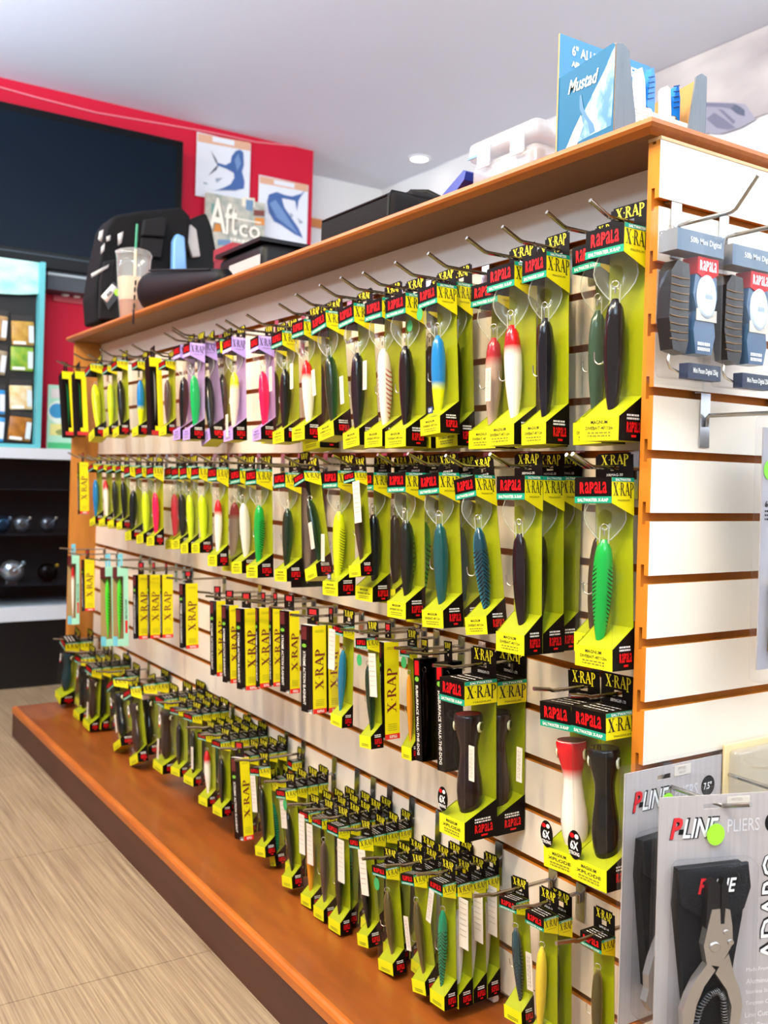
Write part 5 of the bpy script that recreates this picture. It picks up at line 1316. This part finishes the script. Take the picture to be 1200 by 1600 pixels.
# ================================================================== END FACE: hooks and blister packs
def end_hook(y, zg, L, label, zoff=.028, lift=.03):
    return put_hook(0.0, y, zg-zoff, L, zoff-.0035, label, 'chrome hooks on the end face', math.pi/2, lift)
ZG = lambda k: 1.2487-PIT_*k
tray = clear('blister_smoke', tint=(.93, .93, .94), base=.06, edge=.55, rough=.06, haze=.10, hazecol=(.9, .86, .8))
def scale_pack(y, z, label):
    """clamshell: origin at the top centre of its back flange; x out of the board, y right, z up"""
    t = thing('scale_pack', label, 'scale pack', (.020, y, z), 0, 'digital scale packs on the end face')
    W, Hh = .102, .205
    mb = MB(); rbox(mb, 0, .0025, -W/2, W/2, -Hh, 0, .001, blister, 2); mb.build('flange', t)
    mb = MB(); rbox(mb, .003, .034, -W/2+.007, W/2-.007, -Hh+.006, -.022, .007, blister, 3); mb.build('clear_bubble', t)
    pb = mat('scale_header_blue', '#5a6f82', .3)
    mb = MB(); mb.box(.004, .031, -.040, .043, -.052, -.027, {'*': mat('scale_header_grey', '#6d7074', .4), '+x': pb}); mb.flat(text('50lb Mini Digital', .01), (.031, -.018, -.043), (0, 1, 0), (0, 0, 1), .055, .009, white, .0006); mb.build('header_card', t)
    mb = MB(); mb.prism([(-.002, -.075), (.036, -.075), (.038, -.10), (.032, -.118), (.036, -.145), (.030, -.168), (.002, -.168), (-.003, -.14), (.002, -.118), (-.005, -.098)], 'x', .006, .027, mat('scale_handle_blue', '#2f5576', .3, coat=.3)); dots(mb, (.0275, .004, -.158), (0, 1, 0), (0, 0, 1), .022, 2, white, .004, .006, 4); mb.build('scale_body', t)
    mb = MB(); mb.prism([(.000, -.054), (.037, -.054), (.037, -.072), (.018, -.082), (.000, -.074)], 'x', .006, .0285, redp); mb.flat(RAP, (.0285, .003, -.070), (0, 1, 0), (0, 0, 1), .030, .012, white, .0006); mb.build('badge', t)
    mb = MB(); mb.lathe([(.017, 0), (.0165, .002), (.014, .003)], mat('scale_display', '#d6e6f2', .15), 24); mb.v = [(.0272+c, .0175+a, -.100+b*1.55) for a, b, c in mb.v]; mb.flat(text('888', .0), (.0302, .012, -.103), (0, 1, 0), (0, 0, 1), .013, .006, mat('display_ink', '#9aa6b0', .4), .0005); mb.build('display', t)
    mb = MB(); mb.prism([(-.040, -.075), (-.030, -.062), (-.010, -.064), (-.007, -.085), (-.009, -.12), (-.008, -.155), (-.012, -.170), (-.034, -.166), (-.042, -.13)], 'x', .005, .024, mat('pouch_dark_brown', '#140d09', .3, coat=.3, spec=.3, bump=.5, nscale=(60, 60, 60))); mb.build('leather_pouch', t)
    mb = MB()
    for q in range(9): mb.tube([(.0245, -.040, -.082-q*.009), (.0252, -.025, -.083-q*.009), (.0245, -.010, -.082-q*.009)], .0009, mat('pouch_rib', '#7a5a2c', .3), 5)
    mb.build('pouch_ribbing', t)
    mb = MB(); mb.box(.0278, .0286, .000, .036, -.129, -.115, sticker); dots(mb, (.0286, .008, -.119), (0, 1, 0), (0, 0, 1), .02, 2, stext, .0018, .004, 6); mb.build('price_sticker', t)
    mb = MB(); mb.box(.020, .0335, -.018, .040, -.199, -.181, {'*': mat('scale_label_navy', '#182640', .35)}); mb.flat(text('Mini Peson Digital 25kg', .012), (.0335, -.010, -.194), (0, 1, 0), (0, 0, 1), .044, .008, white, .0008); mb.build('lower_label', t)
    mb = MB(); mb.tube([(.018, -.034, -.172), (.022, -.040, -.180), (.022, -.035, -.188), (.022, -.02, -.192)], .0018, steel, 6); mb.build('hook', t)
    return t
PK = [(.015, 1.2255, 'clear pack with blue digital scale, nearest the display corner'), (.114, 1.222, 'clear pack with blue digital scale at the right image edge')]
for y, z, lab in PK: scale_pack(y, z, lab)
end_hook(.030, ZG(0), .115, 'chrome hook with upturned tip above the corner scale pack', .030, .034)
end_hook(.120, ZG(0), .115, 'chrome hook holding the right-hand scale pack', .030, .034)
end_hook(.094, ZG(3)+.0, .17, 'empty zinc bracket hook below the scale packs', .030, .004)
# --- tall pack at the right edge
t = thing('tool_pack', 'tall clear pack with grey card and lime dot at the right edge', 'pack', (.055, .118, .99))
gc = mat('tool_card_grey', '#a7a3a6', .35, noise=.4, nscale=(8, 60, 8), col2='#8f8b90')
mb = MB(); mb.box(.004, .006, .012, .13, -.312, -.014, gc); mb.flat(text('60%', .02), (.006, .018, -.112), (0, 1, 0), (0, 0, 1), .018, .008, bk, .0005); dots(mb, (.006, .018, -.118), (0, 1, 0), (0, 0, 1), .03, 3, bk, .0022, .005, 3); mb.build('card', t)
mb = MB(); mb.disc((.0068, .024, -.066), (0, .011, 0), (0, 0, .012), mat('dot_green', '#7fd62a', .4), 20); mb.build('price_dot', t)
mb = MB(); rbox(mb, 0, .022, 0, .14, -.326, -.0, .006, blister, 3); mb.build('clear_shell', t)
mb = MB(); mb.prism([(.03, -.29), (.032, -.24), (.028, -.21), (.034, -.20), (.05, -.21), (.05, -.29)], 'x', .007, .016, mat('tool_brass', '#c9a45a', .3, .8)); mb.build('tool', t)
end_hook(.245, ZG(3), .10, 'chrome hook carrying the tall grey pack', .030, .01)
# --- pliers packs
card = mat('plier_card', '#c4bab4', .35, metal=.15, noise=.5, nscale=(2, 160, 2), col2='#aba09a')
alu = mat('plier_alu', '#b8b4b0', .3, .9); sheath = mat('sheath_nylon', '#0f0f11', .75, spec=.2, bump=.5, nscale=(300, 300, 300)); jaw = mat('plier_jaw', '#2c2a2c', .35, .7)
plred = mat('logo_red', '#d9242c', .4)
def logo(mb, o_, u, v, W, Hh):
    mb.flat(text('P-LINE', .05), tuple(Vector(o_)+Vector(u)*(-W*.012)+Vector(v)*(-Hh*.05)), u, v, W*1.03, Hh*1.12, bk, .0005, slant=.2)
    mb.flat(text('P', .03), o_, u, v, W*.22, Hh*1.1, plred, .0009, slant=.2); mb.flat(text('LINE', .02), tuple(Vector(o_)+Vector(u)*W*.27), u, v, W*.73, Hh, white, .0009, slant=.2)
def pliers_pack(loc, rz, label, full=True):
    t = thing('pliers_pack', label, 'pliers pack', loc, rz, 'pliers packs on the end face')
    W, Hh = .150, .315
    y0 = -.075
    W = .188
    u, v = (0, 1, 0), (0, 0, 1)
    # card with a hang slot
    mb = MB(); ys = [-.062, -.008, .014, .07]
    for a, b, c, d in ((-.068, -.012, -Hh+.01, -.006), (.012, .108, -Hh+.01, -.006), (-.012, .012, -Hh+.01, -.022), (-.012, .012, -.016, -.006)): mb.box(0, .0012, a, b, c, d, card)
    logo(mb, (.0012, -.054, -.054), u, v, .058, .022)
    mb.flat(text('PLIERS', .0), (.0012, .020, -.050), u, v, .042, .015, mat('card_pale_ink', '#dcd8d6', .4), .0006)
    mb.disc((.0016, .082, -.042), (0, .013, 0), (0, 0, .013), bk, 20); mb.flat(text('7.5"', .02), (.0016, .073, -.046), u, v, .015, .009, white, .0008)
    mb.flat(text('ADARO', .06), (.0012, .0922, -.205), v, (0, -1, 0), .128, .026, bk, .0005); mb.flat(text('ADARO', .01), (.0012, .0913, -.204), v, (0, -1, 0), .126, .024, white, .0009)
    for k, s_ in enumerate(('Made From High Grade', 'Aluminum', 'Stainless Steel Jaws', 'Tungsten Carbide', 'Line Cutters and', 'Belt Pouch')):
        mb.flat(text(s_, .0), (.0012, .050, -.216-k*.013), u, v, None, .006, white, .0006)
    mb.flat(text('ALUMINUM', .0), (.0012, -.015, -Hh+.022), u, v, .046, .007, mat('card_pale_ink', '#dcd8d6', .4), .0006)
    mb.build('card', t)
    mb = MB(); mb.box(.0015, .0022, .018, .048, -.021, -.009, sticker); mb.flat(text('PP75SS', .0), (.0022, .024, -.0135), u, v, .014, .003, stext, .0004); mb.flat(text('$49.47', .0), (.0022, .026, -.019), u, v, .011, .003, stext, .0004); mb.build('price_sticker', t)
    mb = MB(); mb.disc((.0062, .002, -.050), (0, .0115, 0), (0, 0, .0125), limedot, 20); mb.build('price_dot', t)
    # belt pouch
    k_, q_ = 1.15, .955
    wz = lambda L_: [(a_*k_, -.083+(b_+.083)*q_) for a_, b_ in L_]
    pp = [(-.042, -.085), (.030, -.082), (.034, -.10), (.030, -.145), (.022, -.20), (.014, -.27), (-.008, -.292), (-.028, -.27), (-.036, -.20), (-.044, -.13)]
    mb = MB(); mb.prism(wz(pp), 'x', .002, .013, sheath); mb.build('belt_pouch', t)
    mb = MB(); mb.prism(wz([(-.044, -.083), (.0335, -.080), (.037, -.11), (.030, -.135), (.012, -.148), (-.020, -.140), (-.040, -.125)]), 'x', .0132, .0165, mat('sheath_flap', '#151517', .7, spec=.25, bump=.5, nscale=(300, 300, 300))); logo(mb, (.0168, -.026, -.112), u, v, .046, .016); mb.build('pouch_flap', t)
    # the pliers
    x0, x1 = .0178, .0265
    pl = link('pliers', None, t); pl.scale = (1, k_, q_); pl.location = (0, 0, -.083*(1-q_))
    mb = MB()
    mb.prism([(-.016, -.098), (-.010, -.092), (-.003, -.100), (-.0025, -.145), (-.012, -.15), (-.018, -.15)], 'x', x0, x1, jaw); mb.prism([(.001, -.092), (.006, -.103), (.008, -.14), (.002, -.15), (-.001, -.15), (-.0015, -.10)], 'x', x0, x1, jaw); mb.build('jaws', pl)
    mb = MB(); mb.prism([(-.012, -.128), (-.003, -.128), (-.002, -.146), (.002, -.146), (.003, -.128), (.008, -.130), (.011, -.150), (.012, -.170), (.006, -.182), (-.002, -.196), (-.016, -.192), (-.020, -.170), (-.016, -.148)], 'x', x0-.0005, x1+.001, alu); mb.build('head', pl)
    lh = [(-.014, -.190), (-.028, -.210), (-.036, -.228), (-.041, -.245), (-.040, -.262), (-.044, -.276), (-.036, -.290), (-.026, -.288), (-.026, -.274), (-.029, -.262), (-.026, -.240), (-.018, -.218), (-.006, -.200)]
    rh = [(.000, -.192), (.008, -.182), (.014, -.205), (.021, -.225), (.025, -.245), (.022, -.265), (.018, -.280), (.012, -.284), (.010, -.276), (.012, -.262), (.013, -.245), (.007, -.225), (-.006, -.204)]
    for q in (lh, rh): mb = MB(); mb.prism(q, 'x', x0, x1+.0005, alu); mb.build('handle', pl)
    mb = MB(); mb.lathe([(.0062, 0), (.0062, .0012), (.005, .002)], alu, 18); mb.v = [(x1+.001+c, -.008+a, -.172+b) for a, b, c in mb.v]; n0 = len(mb.v)
    for cy_, cz_ in ((.004, -.156), (.009, -.168)):
        k0 = len(mb.v); mb.lathe([(.0035, 0), (.003, .002)], alu, 12); mb.v[k0:] = [(x1+.001+c, cy_+a, cz_+b) for a, b, c in mb.v[k0:]]
    mb.build('pivot', pl)
    mb = MB(); mb.tube([(x0+.001, -.022, -.285), (x0+.001, -.023, -.262), (x0+.001, -.018, -.243), (x0+.001, -.008, -.230), (x0+.001, .003, -.228), (x0+.001, .008, -.238), (x0+.001, .009, -.255), (x0+.001, .012, -.275)], .0034, bk, 8)
    path = [Vector(p) for p in ((x0+.003, -.0225, -.28), (x0+.003, -.0228, -.262), (x0+.003, -.018, -.244), (x0+.003, -.008, -.2315), (x0+.003, .002, -.2285), (x0+.003, .0075, -.238), (x0+.003, .009, -.256), (x0+.003, .011, -.272))]
    seg = []
    for i in range(len(path)-1):
        for q in range(10): seg.append(path[i].lerp(path[i+1], q/10))
    hel = []
    for i in range(len(seg)-1):
        tg2 = (seg[i+1]-seg[i]).normalized(); nn = Vector((1, 0, 0)); bb = tg2.cross(nn)
        for q in range(3):
            a = 2*math.pi*(i*3+q)/6; hel.append(seg[i].lerp(seg[i+1], q/3)+nn*.0034*math.cos(a)+bb*.0034*math.sin(a))
    mb.tube(hel, .0005, mat('coil_grey', '#8a8888', .3, .6), 4); mb.build('coil_lanyard', pl)
    # clamshell
    mb = MB(); rbox(mb, -.001, .0009+.002, y0, y0+W, -Hh, .004, .0012, blister, 2); mb.build('flange', t)
    mb = MB(); rbox(mb, .0025, .031, -.056, .047, -.294, -.074, .010, blister, 3); mb.build('clear_bubble', t)
    mb = MB()
    for sy in (y0+.004,): mb.tube([(.0035, sy, -Hh+.006), (.0035, sy, -.004)], .0016, blister, 6)
    mb.build('welded_rim', t)
    return t
pliers_pack((.078, .030, .552), -.34, 'grey pliers pack with lime dot, frontmost at the lower right')
pliers_pack((.006, .030, .566), .0, 'grey pliers pack hanging behind the front one by the corner')
t = thing('tan_pack', 'tan clear pack partly hidden behind the pliers at the lower right', 'pack', (.006, .185, .572))
mb = MB(); rbox(mb, 0, .004, -.045, .06, -.2, .0, .0015, mat('tan_card', '#d9c08c', .4), 2); mb.build('card', t)
mb = MB(); rbox(mb, .0045, .02, -.04, .055, -.19, -.006, .006, tray, 3); mb.build('clear_shell', t)
for y, lab in ((.043, 'zinc hook nearest the corner above the pliers packs'), (.150, 'zinc hook in the middle above the pliers packs'), (.236, 'zinc hook at the right edge above the pliers packs')):
    end_hook(y, ZG(9), .12, lab, .030, .012)
# scrap of white foam on the base
mb = MB(); rbox(mb, -.012, .012, -.006, .006, 0, .006, .0028, white, 3); mb.v = [(x, y, z*(1+.8*math.sin(x*200))+.0005) for x, y, z in mb.v]
tag(mb.build('paper_scrap', None, (*at(768, 1562, Z=BZ)[:2], BZ)), 'small torn white scrap lying on the brown base by the wall', 'scrap')
